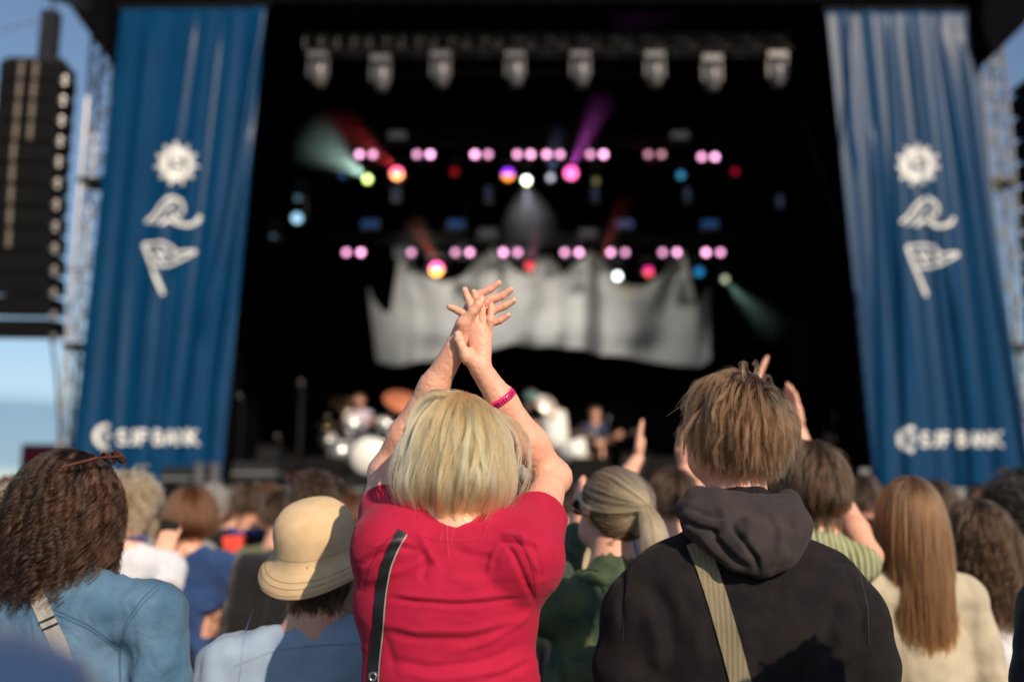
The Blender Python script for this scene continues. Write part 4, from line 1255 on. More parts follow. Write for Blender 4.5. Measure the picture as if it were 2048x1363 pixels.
# left hand behind it, fingers to the upper right, thumb laid across the front
nI, nM, nR_, nP = Z(500, 420, 0.024), Z(570, 450, 0.026), Z(620, 510, 0.026), Z(640, 590, 0.024)
a2.ell(Z(452, 690, 0.020), (0.0235, 0.0135, 0.038), 0.016, R=np.array(((math.cos(0.45), 0, math.sin(0.45)), (0, 1, 0), (-math.sin(0.45), 0, math.cos(0.45)))))
for m_, r in ((nI, 0.0114), (nM, 0.0114), (nR_, 0.0110), (nP, 0.0102)): a2.cone(W_L * 0.85 + m_ * 0.15, m_, 0.0165, r, 0.010)
a2.chain([nI, Z(610, 280, 0.020), Z(735, 215, 0.018), Z(835, 148, 0.014)], [0.0100, 0.0092, 0.0082, 0.0066], k)
a2.chain([nM, Z(740, 345, 0.020), Z(875, 290, 0.018), Z(972, 222, 0.014)], [0.0102, 0.0094, 0.0084, 0.0070], k)
a2.chain([nR_, Z(780, 455, 0.020), Z(905, 405, 0.018), Z(1006, 345, 0.014)], [0.0100, 0.0092, 0.0082, 0.0068], k)
a2.chain([nP, Z(755, 605, 0.020), Z(855, 568, 0.018), Z(940, 512, 0.014)], [0.0092, 0.0082, 0.0074, 0.0062], k)
a2.chain([Z(420, 760, 0.004), Z(438, 610, -0.014), Z(545, 470, -0.026)], [0.0185, 0.0145, 0.0104], 0.010)
a2.chain([Z(545, 470, -0.026), Z(602, 395, -0.027), Z(646, 325, -0.024)], [0.0106, 0.0100, 0.0078], 0.002)
# nails: shallow flat plates are separate parts below
ma_ = combine([a1.mesh(0.0018), a2.mesh(0.0018)])
def arm_disp(v, n):
    return n * (0.00035 * noise3(v.astype(float), 160, 5, 2))[:, None]
va, qa = ma_; va = va + arm_disp(va, vnormals(va, qa)).astype(np.float32)
vb, qb = combine([mb_, (va, qa)])
body = link("body", mesh("body", vb, qb, True), SK, W)
eyes(W, hc, Rw)
NAIL = plain("nail", (0.80, 0.52, 0.46), 0.25, noise=0.05)
def nail(p, ax, out, r=0.0042):
    ax, out = nrm(ax), nrm(out); sd_ = np.cross(ax, out); V = []; n = 8
    for a in range(n):
        t = 2*math.pi*a/n; V.append(np.asarray(p) + ax*math.sin(t)*r*1.25 + sd_*math.cos(t)*r + out*(0.0004 - 0.0008*abs(math.cos(t))))
    V += [q - out*0.001 for q in V]
    b = MB(); b.add(V, [tuple(range(n)), tuple(range(2*n-1, n-1, -1))] + [(i, i+n, (i+1) % n+n, (i+1) % n) for i in range(n)]); b.build("nail", NAIL, W, True)
nail(Z(373, 748, -0.0305), Z(380, 735) - Z(408, 845), (0, -1, 0.15), 0.0052)
nail(Z(634, 338, -0.0325), Z(645, 325) - Z(560, 455), (-0.35, -1, 0.25), 0.0050)
nail(Z(455, 236, -0.005), Z(452, 222) - Z(482, 310), (0.1, -1, 0.25), 0.0037)
nail(Z(560, 264, -0.005), Z(556, 250) - Z(590, 325), (0.1, -1, 0.25), 0.0037)
nail(Z(753, 414, -0.0068), Z(752, 400) - Z(752, 470), (0.1, -1, 0.2), 0.0033)

REDM = fabric("red_jersey", (0.40, 0.010, 0.046), (0.34, 0.007, 0.037), scale=20, weave=1500, bump=0.14, rough=0.85, sheen=0.05, amount=0.35)
t1 = SDF()
sc3 = (1.3, 0.80, 1)
t1.cone(U(893, 1120, 1.93), U(894, 1200, 1.93), 0.116, 0.126, 0.03, sc3)
t1.cone(U(894, 1200, 1.93), U(902, 1380, 1.93), 0.128, 0.118, 0.03, sc3)
t1.cone(U(902, 1380, 1.93), U(902, 1560, 1.93), 0.118, 0.135, 0.03, sc3)
t1.cone(U(905, 1078, 1.925), U(820, 1085, 1.91), 0.050, 0.062, 0.04)
t1.cone(U(905, 1078, 1.925), U(1015, 1098, 1.91), 0.050, 0.060, 0.04)
t1.ell(U(908, 1098, 1.895), (0.085, 0.040, 0.052), 0.03)
t1.cone(U(820, 1085, 1.91), U(782, 1092, 1.905), 0.060, 0.062, 0.04)
t1.cone(U(1015, 1098, 1.91), U(1042, 1112, 1.905), 0.060, 0.066, 0.04)
hL = S_L + (E_L - S_L)*0.52; hR = S_R + (E_R - S_R)*0.50
t1.cone(U(778, 1100, 1.905), hL, 0.064, 0.054, 0.03)
t1.cone(U(1044, 1122, 1.905), hR + np.array((-0.004, -0.01, -0.004)), 0.070, 0.060, 0.035)
t1.cone(U(1052, 1120, 1.87), U(1072, 1120, 1.90), 0.045, 0.040, 0.04)
dL, dR = nrm(E_L - S_L), nrm(E_R - S_R)
t1.plane(hL - dL*0.012, dL, hL - 0.09, hL + 0.10, 0.003)
t1.plane(hR - dR*0.012, dR, hR - 0.09, hR + 0.10, 0.003)
t1.cone(hL - dL*0.035, hL + dL*0.06, 0.048, 0.050, 0.003, None, 's')     # hollow sleeve mouths
t1.cone(hR - dR*0.035, hR + dR*0.06, 0.052, 0.054, 0.003, None, 's')
t1.cone(U(910, 1012, 1.945), U(912, 960, 1.985), 0.060, 0.068, 0.004, (1.02, 1, 1), 's')      # neck opening
red_folds = [
 ([(770, 1196), (830, 1203), (900, 1208), (970, 1206), (1045, 1196)], -0.0061, 0.0041), ([(765, 1186), (850, 1194), (930, 1198), (1040, 1186)], 0.0043, 0.0061),
 ([(1082, 1090), (1040, 1072), (1000, 1066)], 0.0050, 0.0041), ([(1078, 1102), (1035, 1085), (1000, 1082), (975, 1100)], -0.0065, 0.0041),
 ([(1010, 1085), (1028, 1110), (1050, 1160), (1072, 1210)], -0.0058, 0.0048), ([(1000, 1075), (985, 1110), (975, 1150)], 0.0043, 0.0054),
 ([(1060, 1075), (1075, 1110), (1085, 1165)], -0.0029, 0.0034), ([(1035, 1060), (1060, 1110), (1080, 1150)], 0.0036, 0.0041),
 ([(715, 1120), (750, 1092), (790, 1080), (820, 1082)], 0.0050, 0.0041), ([(718, 1135), (755, 1108), (800, 1095), (840, 1100)], -0.0058, 0.0048),
 ([(722, 1165), (770, 1150), (830, 1130), (880, 1100)], 0.0036, 0.0068), ([(845, 1095), (850, 1130), (842, 1165)], -0.0043, 0.0068), ([(835, 1060), (850, 1095), (880, 1140)], 0.0043, 0.0068),
 ([(900, 1095), (940, 1110), (1000, 1120)], -0.0036, 0.0088), ([(890, 1150), (950, 1165), (1020, 1150)], 0.0036, 0.0102),
 ([(745, 1262), (830, 1278), (930, 1280), (1050, 1255)], -0.0036, 0.0068), ([(745, 1245), (830, 1262), (940, 1262), (1055, 1238)], 0.0032, 0.0068),
 ([(760, 1320), (860, 1335), (960, 1325), (1060, 1290)], -0.0036, 0.0068), ([(770, 1345), (880, 1358), (1000, 1345), (1060, 1320)], 0.0036, 0.0075),
 ([(1072, 1215), (1040, 1250), (960, 1290), (880, 1310)], 0.0036, 0.0061), ([(1066, 1330), (1020, 1350), (950, 1365)], -0.0029, 0.0054),
 ([(735, 1230), (770, 1290), (790, 1363)], -0.0029, 0.0082)]
shirt = t1.obj("shirt", REDM, 0.0034, W, fold_disp(red_folds, 1.82, 0.0010, 20, 4, nscale=(0.7, 0.7, 1.8)))
# collar rib
SEAMR = plain("red_seam", (0.22, 0.004, 0.018), 0.9)
surface_strip(shirt, [(1022, 1064), (1050, 1096), (1066, 1140), (1072, 1186)], 1.83, 0.0022, "armhole_seam", SEAMR, shirt, 0.001, 0.0008)
surface_strip(shirt, [(792, 1064), (760, 1092), (738, 1136), (728, 1184)], 1.83, 0.0022, "armhole_seam", SEAMR, shirt, 0.001, 0.0008)
b = MB(); ring = []
for a in np.linspace(0, 2*math.pi, 40): ring.append(np.array((U(911, 1060, 1.935)[0] + 0.066*math.cos(a), 1.935 + 0.062*math.sin(a), U(911, 1058, 1.873)[2] - 0.018*(1 + math.sin(a)))))
b.tube(ring, 0.0050, 8, cap=False); b.build("collar", REDM, shirt, True)
surface_strip(shirt, [(848, 1070), (870, 1078), (912, 1082), (955, 1078), (978, 1068)], 1.83, 0.0016, "collar_stitch", plain("red_thread", (0.42, 0.01, 0.03), 0.9), shirt, 0.001, 0.001)
legs(W, hc[0] - 0.03, 1.93, 0, 0.98, 1.0, fabric("dark_jeans", (0.02, 0.03, 0.06)))
BLK = plain("black_leather", (0.012, 0.013, 0.016), 0.35, noise=0.2, scale=60, spec=0.5)
st_ = surface_strip(shirt, [(806, 1062), (788, 1092), (770, 1135), (760, 1200), (756, 1260), (748, 1330), (744, 1420)], 1.83, 0.021, "bag_strap", BLK, None, 0.003, 0.003)
tag(st_, "black leather bag strap crossing the back of the red shirt", "strap")
PIP = plain("pale_piping", (0.5, 0.48, 0.42), 0.6)
surface_strip(shirt, [(814, 1068), (797, 1096), (780, 1137), (770, 1200), (766, 1260), (758, 1330), (754, 1420)], 1.83, 0.0016, "piping", PIP, st_, 0.001, 0.0065)
b = MB(); b.tube([U(746 + 7*math.cos(a), 1352 + 8*math.sin(a), 1.775) for a in np.linspace(0, 2*math.pi, 14)], 0.0016, 6, cap=False); b.build("ring", M['chrome'], st_, True)
# wristband round the right forearm
p = E_R + (W_R - E_R) * 0.735; ax = nrm(W_R - E_R)
b = MB(); b.lathe(p - ax*0.0075, ax, [(0, 0.0310), (0.0, 0.0346), (0.015, 0.0330), (0.015, 0.029)], 40)
bandm, nt_, b_ = mat_new("pink_band"); b_.inputs["Base Color"].default_value = (0.75, 0.02, 0.16, 1); b_.inputs["Roughness"].default_value = 0.3
wb = b.build("wristband", bandm, None, True); tag(wb, "bright pink festival wristband on the raised right forearm of the woman in red", "wristband")
INK = plain("dark_ink", (0.03, 0.01, 0.06), 0.5)
b = MB(); u_ = nrm(np.cross(ax, (0, 1, 0))); w_ = nrm(np.cross(u_, ax))
if w_[1] > 0: w_ = -w_
for i in range(9):
    a = -1.0 + i * 0.19; q = p + (u_*math.sin(a) + w_*math.cos(a)) * 0.0342
    b.box(q, (0.0030, 0.0012, 0.0062 if i % 3 else 0.004), Matrix((tuple(u_*math.cos(a) - w_*math.sin(a)), tuple(u_*math.sin(a) + w_*math.cos(a)), tuple(ax))).transposed())
b.build("dark_lettering", INK, wb)["kind"] = "stuff"
# hair: layered bob
def bob_len(d, r):
    side = np.clip(np.abs(d[:, 0]) - 0.35, 0, 1)
    return 0.215 + 0.120*np.clip(d[:, 2], -0.6, 1) + 0.05*np.clip(-d[:, 1], 0, 1) - 0.10*side*(1 + 0.3*np.sign(d[:, 0])) + 0.05*(r.random(len(d)) - 0.5)
bob = dict(guides=480, hs=0.97, topshell=0.3, hairline=0.55, nape=-0.60, rad=(0.074, 0.096, 0.103), whorl=(0.15, -0.10, 0.98), length=bob_len, steps=16, lift=0.10, mess=0.14, shell=0.026,
           grav=0.62, tuck=0.75, tuck_z=0.055, neck=0.056, ragged=0.45, spread=0.0085, clump=0.92, frizz=0.0055, curl=0.008, turns=1.1, swirl=0.15, fly=0.035, flyamp=0.016, capgrow=0.001)
do_hair(W, hc, 0.12, bob, 12500, *HAIR['blonde'], radius=0.00042, seed=3, over=dict(n=5200, guides=150, spread=0.0075, clump=0.9, curl=0.010, turns=0.9, mess=0.34, lift=0.22, wander=0.10, shell=0.034, ragged=0.3, brighter=0.25, frizz=0.003, fly=0.06, curljit=0.15))
b = MB(); e0 = U(999, 978, 1.93)
b.tube([e0 + np.array((0.006*math.cos(a), 0.004*math.sin(a), 0.008*math.sin(a))) for a in np.linspace(0, 6.28, 16)], 0.0022, 6, cap=False)
b.build("earring", plain("gold", (0.75, 0.42, 0.12), 0.2, metal=1.0, noise=0.05), W, True)

# ------------------------------------------------------------------ 2. the man in the black hoodie
Hm = empty("person", (U(1490, 1200, 1.95)[0], 1.98, 0), "tousle-haired man in a faded black hoodie looking slightly left at the stage", "person")
hh = U(1468, 862, 2.0); Rh = rotz(0.55)
b1 = SDF(); head_prims(b1, hh, Rh, 1.0)
b1.cone(U(1475, 945, 2.0), U(1480, 1070, 1.97), 0.056, 0.058, 0.03)
b1.cone(U(1485, 1190, 1.97), U(1490, 1400, 1.97), 0.09, 0.10, 0.05, (1.2, 0.7, 1))
b1.cone((hh[0], 1.97, 1.1), (hh[0], 1.97, 0.95), 0.10, 0.11, 0.05, (1.2, 0.7, 1))
for sx in (-1, 1): b1.chain([(hh[0]+sx*0.09, 1.97, 0.95), (hh[0]+sx*0.1, 1.98, 0.5), (hh[0]+sx*0.1, 1.95, 0.08)], [0.08, 0.05, 0.04], 0.04)
b1.obj("body", SK, 0.0065, Hm); eyes(Hm, hh, Rh, 1.03)
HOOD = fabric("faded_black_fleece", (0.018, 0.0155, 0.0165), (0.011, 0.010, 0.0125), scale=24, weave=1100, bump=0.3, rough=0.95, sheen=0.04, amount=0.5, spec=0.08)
t2 = SDF(); sc4 = (1.55, 0.85, 1)
t2.cone(U(1490, 1190, 1.99), U(1490, 1230, 1.99), 0.125, 0.145, 0.04, sc4)
t2.cone(U(1490, 1230, 1.99), U(1490, 1560, 1.99), 0.145, 0.145, 0.04, sc4)
t2.cone(U(1480, 1115, 1.97), U(1345, 1182, 1.97), 0.065, 0.074, 0.05)
t2.cone(U(1480, 1115, 1.97), U(1632, 1192, 1.97), 0.065, 0.076, 0.05)
t2.cone(U(1345, 1182, 1.97), U(1290, 1235, 1.97), 0.074, 0.080, 0.04)
t2.cone(U(1632, 1192, 1.97), U(1690, 1245, 1.97), 0.076, 0.080, 0.04)
aL = [U(1290, 1235, 1.97), U(1262, 1330, 1.98), U(1262, 1560, 2.1)]; aR = [U(1690, 1245, 1.97), U(1722, 1330, 1.98), U(1722, 1560, 2.1)]
t2.chain(aL, [0.080, 0.068, 0.055], 0.018); t2.chain(aR, [0.080, 0.068, 0.055], 0.018)
t2.cone(U(1478, 1050, 1.98), U(1478, 1090, 1.97), 0.085, 0.10, 0.03)
hood_folds = [([(1272, 1110), (1256, 1150), (1248, 1210), (1252, 1290)], -0.006, 0.005), ([(1700, 1110), (1722, 1160), (1735, 1230), (1728, 1300)], -0.006, 0.005),
 ([(1300, 1160), (1340, 1230), (1350, 1330)], -0.010, 0.016), ([(1290, 1200), (1320, 1280), (1325, 1360)], 0.010, 0.016), ([(1420, 1180), (1400, 1260), (1410, 1360)], 0.007, 0.02),
 ([(1640, 1200), (1610, 1270), (1600, 1360)], 0.008, 0.02), ([(1680, 1190), (1665, 1260), (1672, 1360)], -0.010, 0.016), ([(1540, 1190), (1520, 1270), (1540, 1363)], -0.007, 0.022),
 ([(1330, 1120), (1400, 1150), (1470, 1160)], -0.004, 0.012), ([(1620, 1110), (1570, 1160), (1540, 1200)], -0.005, 0.012)]
hoodie = t2.obj("hoodie", HOOD, 0.0055, Hm, fold_disp(hood_folds, 1.86, 0.0022, 12, 8, nscale=(1.3, 1, 0.6)))
HOOD2 = fabric("paler_hood_fleece", (0.050, 0.042, 0.042), (0.034, 0.030, 0.033), scale=22, weave=1100, bump=0.3, rough=0.95, sheen=0.05, amount=0.5, spec=0.08)  # hood in a paler tone of the hoodie fleece
t3 = SDF()   # the hood: a thick roll round the neck and the bag of cloth lying on the back
rg_ = []
for a in np.linspace(0, 2*math.pi, 15): rg_.append((U(1478, 1010, 1.985)[0] + 0.098*math.cos(a), 1.985 + 0.082*math.sin(a), U(1478, 1024, 1.98)[2] + 0.012*math.sin(a*2+0.6) + (0.012 if math.sin(a) < 0 else 0)))
t3.chain(rg_, [0.025 if math.sin(a) < 0.3 else 0.020 for a in np.linspace(0, 2*math.pi, 15)], 0.012)
t3.cone(U(1390, 1020, 1.93), U(1362, 1012, 1.95), 0.024, 0.013, 0.02)
t3.cone(U(1400, 1045, 1.90), U(1575, 1050, 1.90), 0.034, 0.044, 0.04)
t3.cone(U(1440, 1070, 1.87), U(1560, 1085, 1.87), 0.036, 0.038, 0.04)
t3.cone(U(1480, 1095, 1.858), U(1545, 1105, 1.865), 0.030, 0.036, 0.035)
t3.cone(U(1500, 1110, 1.852), U(1519, 1140, 1.855), 0.028, 0.016, 0.03)
t3.cone(U(1478, 1040, 2.0), U(1478, 930, 2.03), 0.058, 0.064, 0.006, None, 's')
hf = [([(1520, 1156), (1512, 1120), (1490, 1090), (1470, 1060), (1466, 1040)], -0.012, 0.0055), ([(1508, 1150), (1470, 1132), (1430, 1100), (1400, 1065)], 0.008, 0.006),
 ([(1500, 1140), (1460, 1112), (1432, 1080), (1425, 1050)], -0.010, 0.006), ([(1530, 1150), (1556, 1110), (1562, 1060), (1545, 1010)], 0.007, 0.009),
 ([(1480, 1100), (1500, 1060), (1495, 1015)], 0.008, 0.010), ([(1380, 1010), (1430, 1030), (1480, 1035), (1530, 1010)], -0.007, 0.006), ([(1360, 1030), (1400, 1055), (1450, 1065)], -0.008, 0.006),
 ([(1585, 1030), (1592, 1065), (1575, 1110)], -0.004, 0.006), ([(1540, 1020), (1555, 1050), (1548, 1090)], -0.006, 0.010), ([(1440, 1010), (1455, 1030), (1450, 1060)], 0.006, 0.007)]
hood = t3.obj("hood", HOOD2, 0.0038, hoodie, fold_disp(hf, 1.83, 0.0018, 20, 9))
THR = plain("black_thread", (0.012, 0.012, 0.014), 0.9)
for pts in ([(1285, 1098), (1262, 1140), (1250, 1200), (1246, 1280)], [(1693, 1098), (1720, 1145), (1736, 1215), (1738, 1290)]):
    surface_strip(hoodie, pts, 1.87, 0.003, "seam", THR, hoodie, 0.001, 0.0015)
WEB = fabric("olive_webbing", (0.27, 0.235, 0.15), (0.22, 0.19, 0.12), scale=12, weave=900, bump=0.5, rough=0.75, sheen=0.1, stripes=(700, 0.8, 0.8, 0.0))
s2 = surface_strip(hoodie, [(1392, 1082), (1412, 1128), (1436, 1200), (1462, 1290), (1486, 1380), (1500, 1440)], 1.86, 0.038, "bag_strap", WEB, None, 0.003, 0.004)
tag(s2, "wide olive webbing strap slanting across the back of the black hoodie", "strap")
legs(Hm, hh[0], 1.98, 0, 0.98, 1.1)
def mop_len(d, r): return np.where(d[:, 2] > -0.05, 0.088 + 0.025*d[:, 2], 0.046 + 0.035*np.clip((d[:, 2] + 0.6)/0.45, 0, 1)) * (0.85 + 0.3*r.random(len(d)))
mop = dict(guides=620, topshell=0.7, hairline=0.5, nape=-0.66, hs=1.0, rad=(0.073, 0.096, 0.106), whorl=(0.18, -0.62, 0.76), swirl=0.9, length=mop_len, steps=12, lift=0.24, mess=0.22, shell=0.010,
           grav=0.42, neck=0.056, ragged=0.3, spread=0.009, clump=0.85, frizz=0.003, curl=0.003, turns=0.7, fly=0.05, flyamp=0.014, capgrow=0.006)
do_hair(Hm, hh, 0.40, mop, 11500, *HAIR['lightbrown'], radius=0.00042, seed=9, over=dict(n=4500, guides=190, spread=0.0055, clump=0.93, curl=0.004, turns=0.8, mess=0.42, lift=0.38, wander=0.10, grav=0.36, shell=0.012, ragged=0.2, brighter=0.2, fly=0.05, zmin=0.0))
# ================================================================== the rest of the crowd
def blue(name, col, col2, **k): return fabric(name, col, col2, **k)
HS = {   # hair of the people further off: (growth settings, strands per unit)
 'short': dict(guides=300, nape=-0.62, length=lambda d, r: 0.045 + 0.03*np.clip(d[:, 2], 0, 1) + 0.01*r.random(len(d)), steps=7, lift=0.35, mess=0.15, shell=0.012, grav=0.25, spread=0.010, clump=0.7, whorl=(0.05, -0.5, 0.85)),
 'buzz': dict(guides=300, nape=-0.60, length=0.022, steps=4, lift=0.5, mess=0.15, shell=0.006, grav=0.2, spread=0.010, clump=0.4, whorl=(0.05, -0.5, 0.85)),
 'curlyshort': dict(guides=260, nape=-0.60, length=lambda d, r: 0.085 + 0.02*r.random(len(d)), steps=14, lift=0.7, mess=0.3, shell=0.030, grav=0.18, spread=0.009, clump=0.8, curl=0.010, turns=2.5, whorl=(0.0, -0.3, 0.9)),
 'mid': dict(guides=360, nape=-0.62, length=lambda d, r: 0.13 + 0.08*np.clip(d[:, 2], -0.3, 1) + 0.02*r.random(len(d)), steps=12, lift=0.2, mess=0.10, shell=0.022, grav=0.35, tuck=0.4, spread=0.010, clump=0.8, curl=0.004, turns=1.3, neck=0.058, whorl=(0.1, -0.3, 0.9)),
 'long': dict(guides=460, nape=-0.60, length=lambda d, r: 0.36 + 0.10*np.clip(d[:, 2], -0.3, 1) + 0.03*r.random(len(d)), steps=22, lift=0.10, mess=0.05, shell=0.026, grav=0.55, spread=0.010, clump=0.85, curl=0.004, turns=1.6, neck=0.070, back=((0, 0.02, -0.38), (0.20, 0.105, 0.23)), ragged=0.2),
 'wavy': dict(guides=420, nape=-0.60, length=lambda d, r: 0.30 + 0.10*np.clip(d[:, 2], -0.3, 1) + 0.05*r.random(len(d)), steps=24, lift=0.2, mess=0.12, shell=0.034, grav=0.40, spread=0.011, clump=0.85, curl=0.012, turns=3.2, neck=0.070, back=((0, 0.02, -0.38), (0.20, 0.105, 0.23)), ragged=0.35),
}


def person(px, top, Y, label, hair=None, color='brown', n=1600, shirt=None, sleeves='long', R_=None, L_=None, yaw=0.0, head_yaw=0.0, skinm=None, h=0.012, wide=1.0, hs=1.0,
           group=None, seed=0, folds=True, radius=0.0011, hcfg=None, trousers=None, collar=False, tilt=0.0, posx=None, arm_h=None, hairtop=0.025, lowh=None, shirt_amp=0.004, hand_kw=None, coat=0.0, ground=0.0):
    """a standing figure seen mostly from behind, crown at pixel (px, top), Y metres away. R_/L_: None (arm down) or [elbow, wrist, finger direction] in the world"""
    T0 = U(px, top, Y); zt = T0[2] - hairtop - ground; x0 = T0[0]
    skinm = skinm or SK; R = rotz(yaw); Rh_ = rotz(yaw + head_yaw)
    o = empty("person", (x0, Y, 0), label, "person", group)
    Tl = lambda p: np.array((x0, Y, 0)) + R @ np.array(p, float)
    c = Tl((0, 0.015, zt - 0.112*hs))
    b = SDF(); head_prims(b, c, Rh_, hs, 0.014)
    hipz = max(0.80, 0.93 * zt / 1.73)
    b.cone(Tl((0, 0.0, zt - 0.18*hs)), Tl((0, -0.015, zt - 0.30)), 0.053, 0.058, 0.03)
    b.cone(Tl((0, 0, zt - 0.36)), Tl((0, 0, hipz)), 0.10, 0.10, 0.05, (1.2, 0.65, 1))
    for sx in (-1, 1): b.chain([Tl((sx*0.08, 0, hipz)), Tl((sx*0.095, 0.01, hipz*0.53)), Tl((sx*0.1, -0.01, 0.09))], [0.07, 0.045, 0.038], 0.04)
    sh = SDF(); sw = 0.172 * wide
    sc_ = (1.32*wide, 0.82, 1)
    sh.cone(Tl((0, 0, zt - 0.40)), Tl((0, 0, zt - 0.56)), 0.110, 0.118, 0.04, sc_)
    sh.cone(Tl((0, 0, zt - 0.56)), Tl((0, 0, hipz - 0.04 - coat)), 0.118, 0.125, 0.04, sc_)
    for sx in (-1, 1): sh.cone(Tl((0, -0.01, zt - 0.315)), Tl((sx*sw*0.92, -0.005, zt - 0.355)), 0.055, 0.058, 0.05)
    hi = SDF(); anyhi = False
    for sx, spec in ((1, R_), (-1, L_)):
        S = Tl((sx*sw, 0, zt - 0.365))
        if spec is None:
            E_, W_ = Tl((sx*(sw + 0.055), -0.02, zt - 0.64)), Tl((sx*(sw + 0.03), 0.12, zt - 0.86)); fd = R @ np.array((0.0, 0.35, -0.9)); pn = R @ np.array((-sx, 0, 0)); 
        else:
            E_, W_, fd = [np.asarray(q, float) for q in spec[:3]]; pn = np.asarray(spec[3], float) if len(spec) > 3 else R @ np.array((-sx, 0.1, 0))
        tgt = b if spec is None else hi
        b.chain([S, (S + E_)/2, E_], [0.047, 0.044, 0.037], 0.02)
        tgt.chain([E_ if spec is None else (S + E_)/2, E_, E_ + (W_ - E_)*0.35, W_], [0.040, 0.037, 0.037, 0.025], 0.02)
        if spec is None: hand(b, W_, fd, pn, -1 if sx > 0 else 1, 1.0, 0.4, 0.35, 0.008, together=True)
        else:
            anyhi = True; hk = dict(together=False, curl=0.15); hk.update(hand_kw or {}); hand(hi, W_, fd, pn, -sx if len(spec) < 5 else spec[4], 1.0, **hk)
        if sleeves == 'long':
            sh.chain([S, (S + E_)/2, E_, E_ + (W_ - E_)*0.9], [0.068, 0.060, 0.053, 0.040], 0.03)
        elif sleeves == 'short':
            e = S + (E_ - S)*0.72; sh.cone(S, e, 0.068, 0.058, 0.03)
            dn = nrm(E_ - S); sh.plane(e - dn*0.01, dn, e - 0.08, e + 0.08, 0.003)
        else:
            sh.cone(S, S + (E_ - S)*0.10, 0.054, 0.048, 0.03)
    sh.cone(Tl((0, 0, zt - 0.30)), Tl((0, 0.02, zt - 0.20)), 0.066, 0.070, 0.004, None, 's')
    if collar: sh.cone(Tl((0, -0.012, zt - 0.30)), Tl((0, -0.005, zt - 0.262)), 0.070, 0.066, 0.02); sh.cone(Tl((0, 0, zt - 0.262)), Tl((0, 0.02, zt - 0.18)), 0.056, 0.060, 0.004, None, 's')
    vb_, qb_ = b.mesh(h)
    if anyhi:
        v2, q2 = hi.mesh(arm_h or min(h, 0.0065)); vb_, qb_ = combine([(vb_, qb_), (v2, q2)])
    link("body", mesh("body", vb_, qb_, True), skinm, o); eyes(o, c, Rh_, hs)
    r = np.random.default_rng(seed + 3)
    def dsp(v, nn):
        P = v.astype(float); a = shirt_amp
        d = a * noise3(P * np.array((1.5, 1, 0.55)), 11, seed + 1, 3) + a * 0.6 * noise3(P * np.array((0.6, 1, 1.6)), 12, seed + 2, 2)
        return (nn * d[:, None]).astype(np.float32)
    st = sh.obj("shirt", shirt, lowh or h, o, dsp if folds else None)
    legs(o, x0, Y, yaw, hipz, zt/1.73, trousers)
    if hair:
        cfg = dict(HS[hair] if isinstance(hair, str) else hair); cfg.setdefault('rad', (0.080, 0.098, 0.104)); cfg['hs'] = hs
        cfg['caph'] = 0.012
        if hcfg: cfg.update(hcfg)
        do_hair(o, c, yaw + head_yaw, cfg, n, *HAIR[color], radius=radius, seed=seed, tilt=tilt)
    o.location.z += ground
    return o, c, st, zt


# ---- denim jacket woman at left
DENIM = fabric("blue_denim", (0.055, 0.130, 0.230), (0.105, 0.20, 0.31), scale=9, weave=700, bump=0.5, rough=0.85, sheen=0.05, amount=0.5, wr=0.6)
JEAN = fabric("dark_jeans_crowd", (0.02, 0.03, 0.06))
curly_hair = dict(guides=300, curljit=0.15, hairline=0.45, nape=-0.62, rad=(0.076, 0.098, 0.102), whorl=(0.1, 0.25, 0.96), length=lambda d, r: 0.20 + 0.10*np.clip(d[:, 2], -0.5, 1) + 0.07*r.random(len(d)), wander=0.16, steps=26, lift=0.12, mess=0.10,
                  shell=0.026, grav=0.55, neck=0.075, back=((0, 0.02, -0.40), (0.13, 0.11, 0.22)), attract=((0, -0.06, -0.5), 0.10), ragged=0.4, spread=0.008, clump=0.93, frizz=0.003, curl=0.013, turns=3.4, fly=0.04)
o, c, jk, zt = person(146, 878, 2.30, "woman with long dark curls, sunglasses on her head and a blue denim jacket", curly_hair, 'darkbrown', 11000, DENIM, 'long', yaw=-0.12, head_yaw=-0.75, h=0.0075, seed=21, radius=0.0006, wide=1.32, hs=1.0, trousers=JEAN,
    shirt_amp=0.0065, R_=None)
SEAM = plain("denim_seam", (0.045, 0.11, 0.20), 0.9)
for pts in ([(-20, 1204), (20, 1203), (110, 1218), (180, 1250), (236, 1292)], [(318, 1165), (285, 1195), (252, 1240), (238, 1292), (240, 1380)], [(60, 1225), (66, 1280), (64, 1363)]):
    surface_strip(jk, pts, 2.0, 0.0030, "seam", SEAM, jk, 0.001, 0.0015); surface_strip(jk, [(x + 2, y + 9) for x, y in pts], 2.0, 0.0022, "seam", SEAM, jk, 0.001, 0.0015)
GSTR = fabric("grey_webbing", (0.34, 0.34, 0.33), (0.30, 0.30, 0.29), weave=900, bump=0.3)
sp_ = surface_strip(jk, [(52, 1150), (60, 1165), (75, 1195), (96, 1245), (118, 1290), (150, 1400)], 2.0, 0.031, "bag_strap", GSTR, None, 0.003, 0.004)
tag(sp_, "light grey bag strap with a dark slider across the denim jacket", "strap")
for yy in (1238, 1252):
    x_ = np.interp(yy, (1195, 1245, 1290), (75, 96, 118)); surface_strip(jk, [(x_ - 16, yy + 7), (x_, yy), (x_ + 16, yy - 7)], 2.0, 0.0035, "slider_bar", BLK, sp_, 0.002, 0.008, n=10)
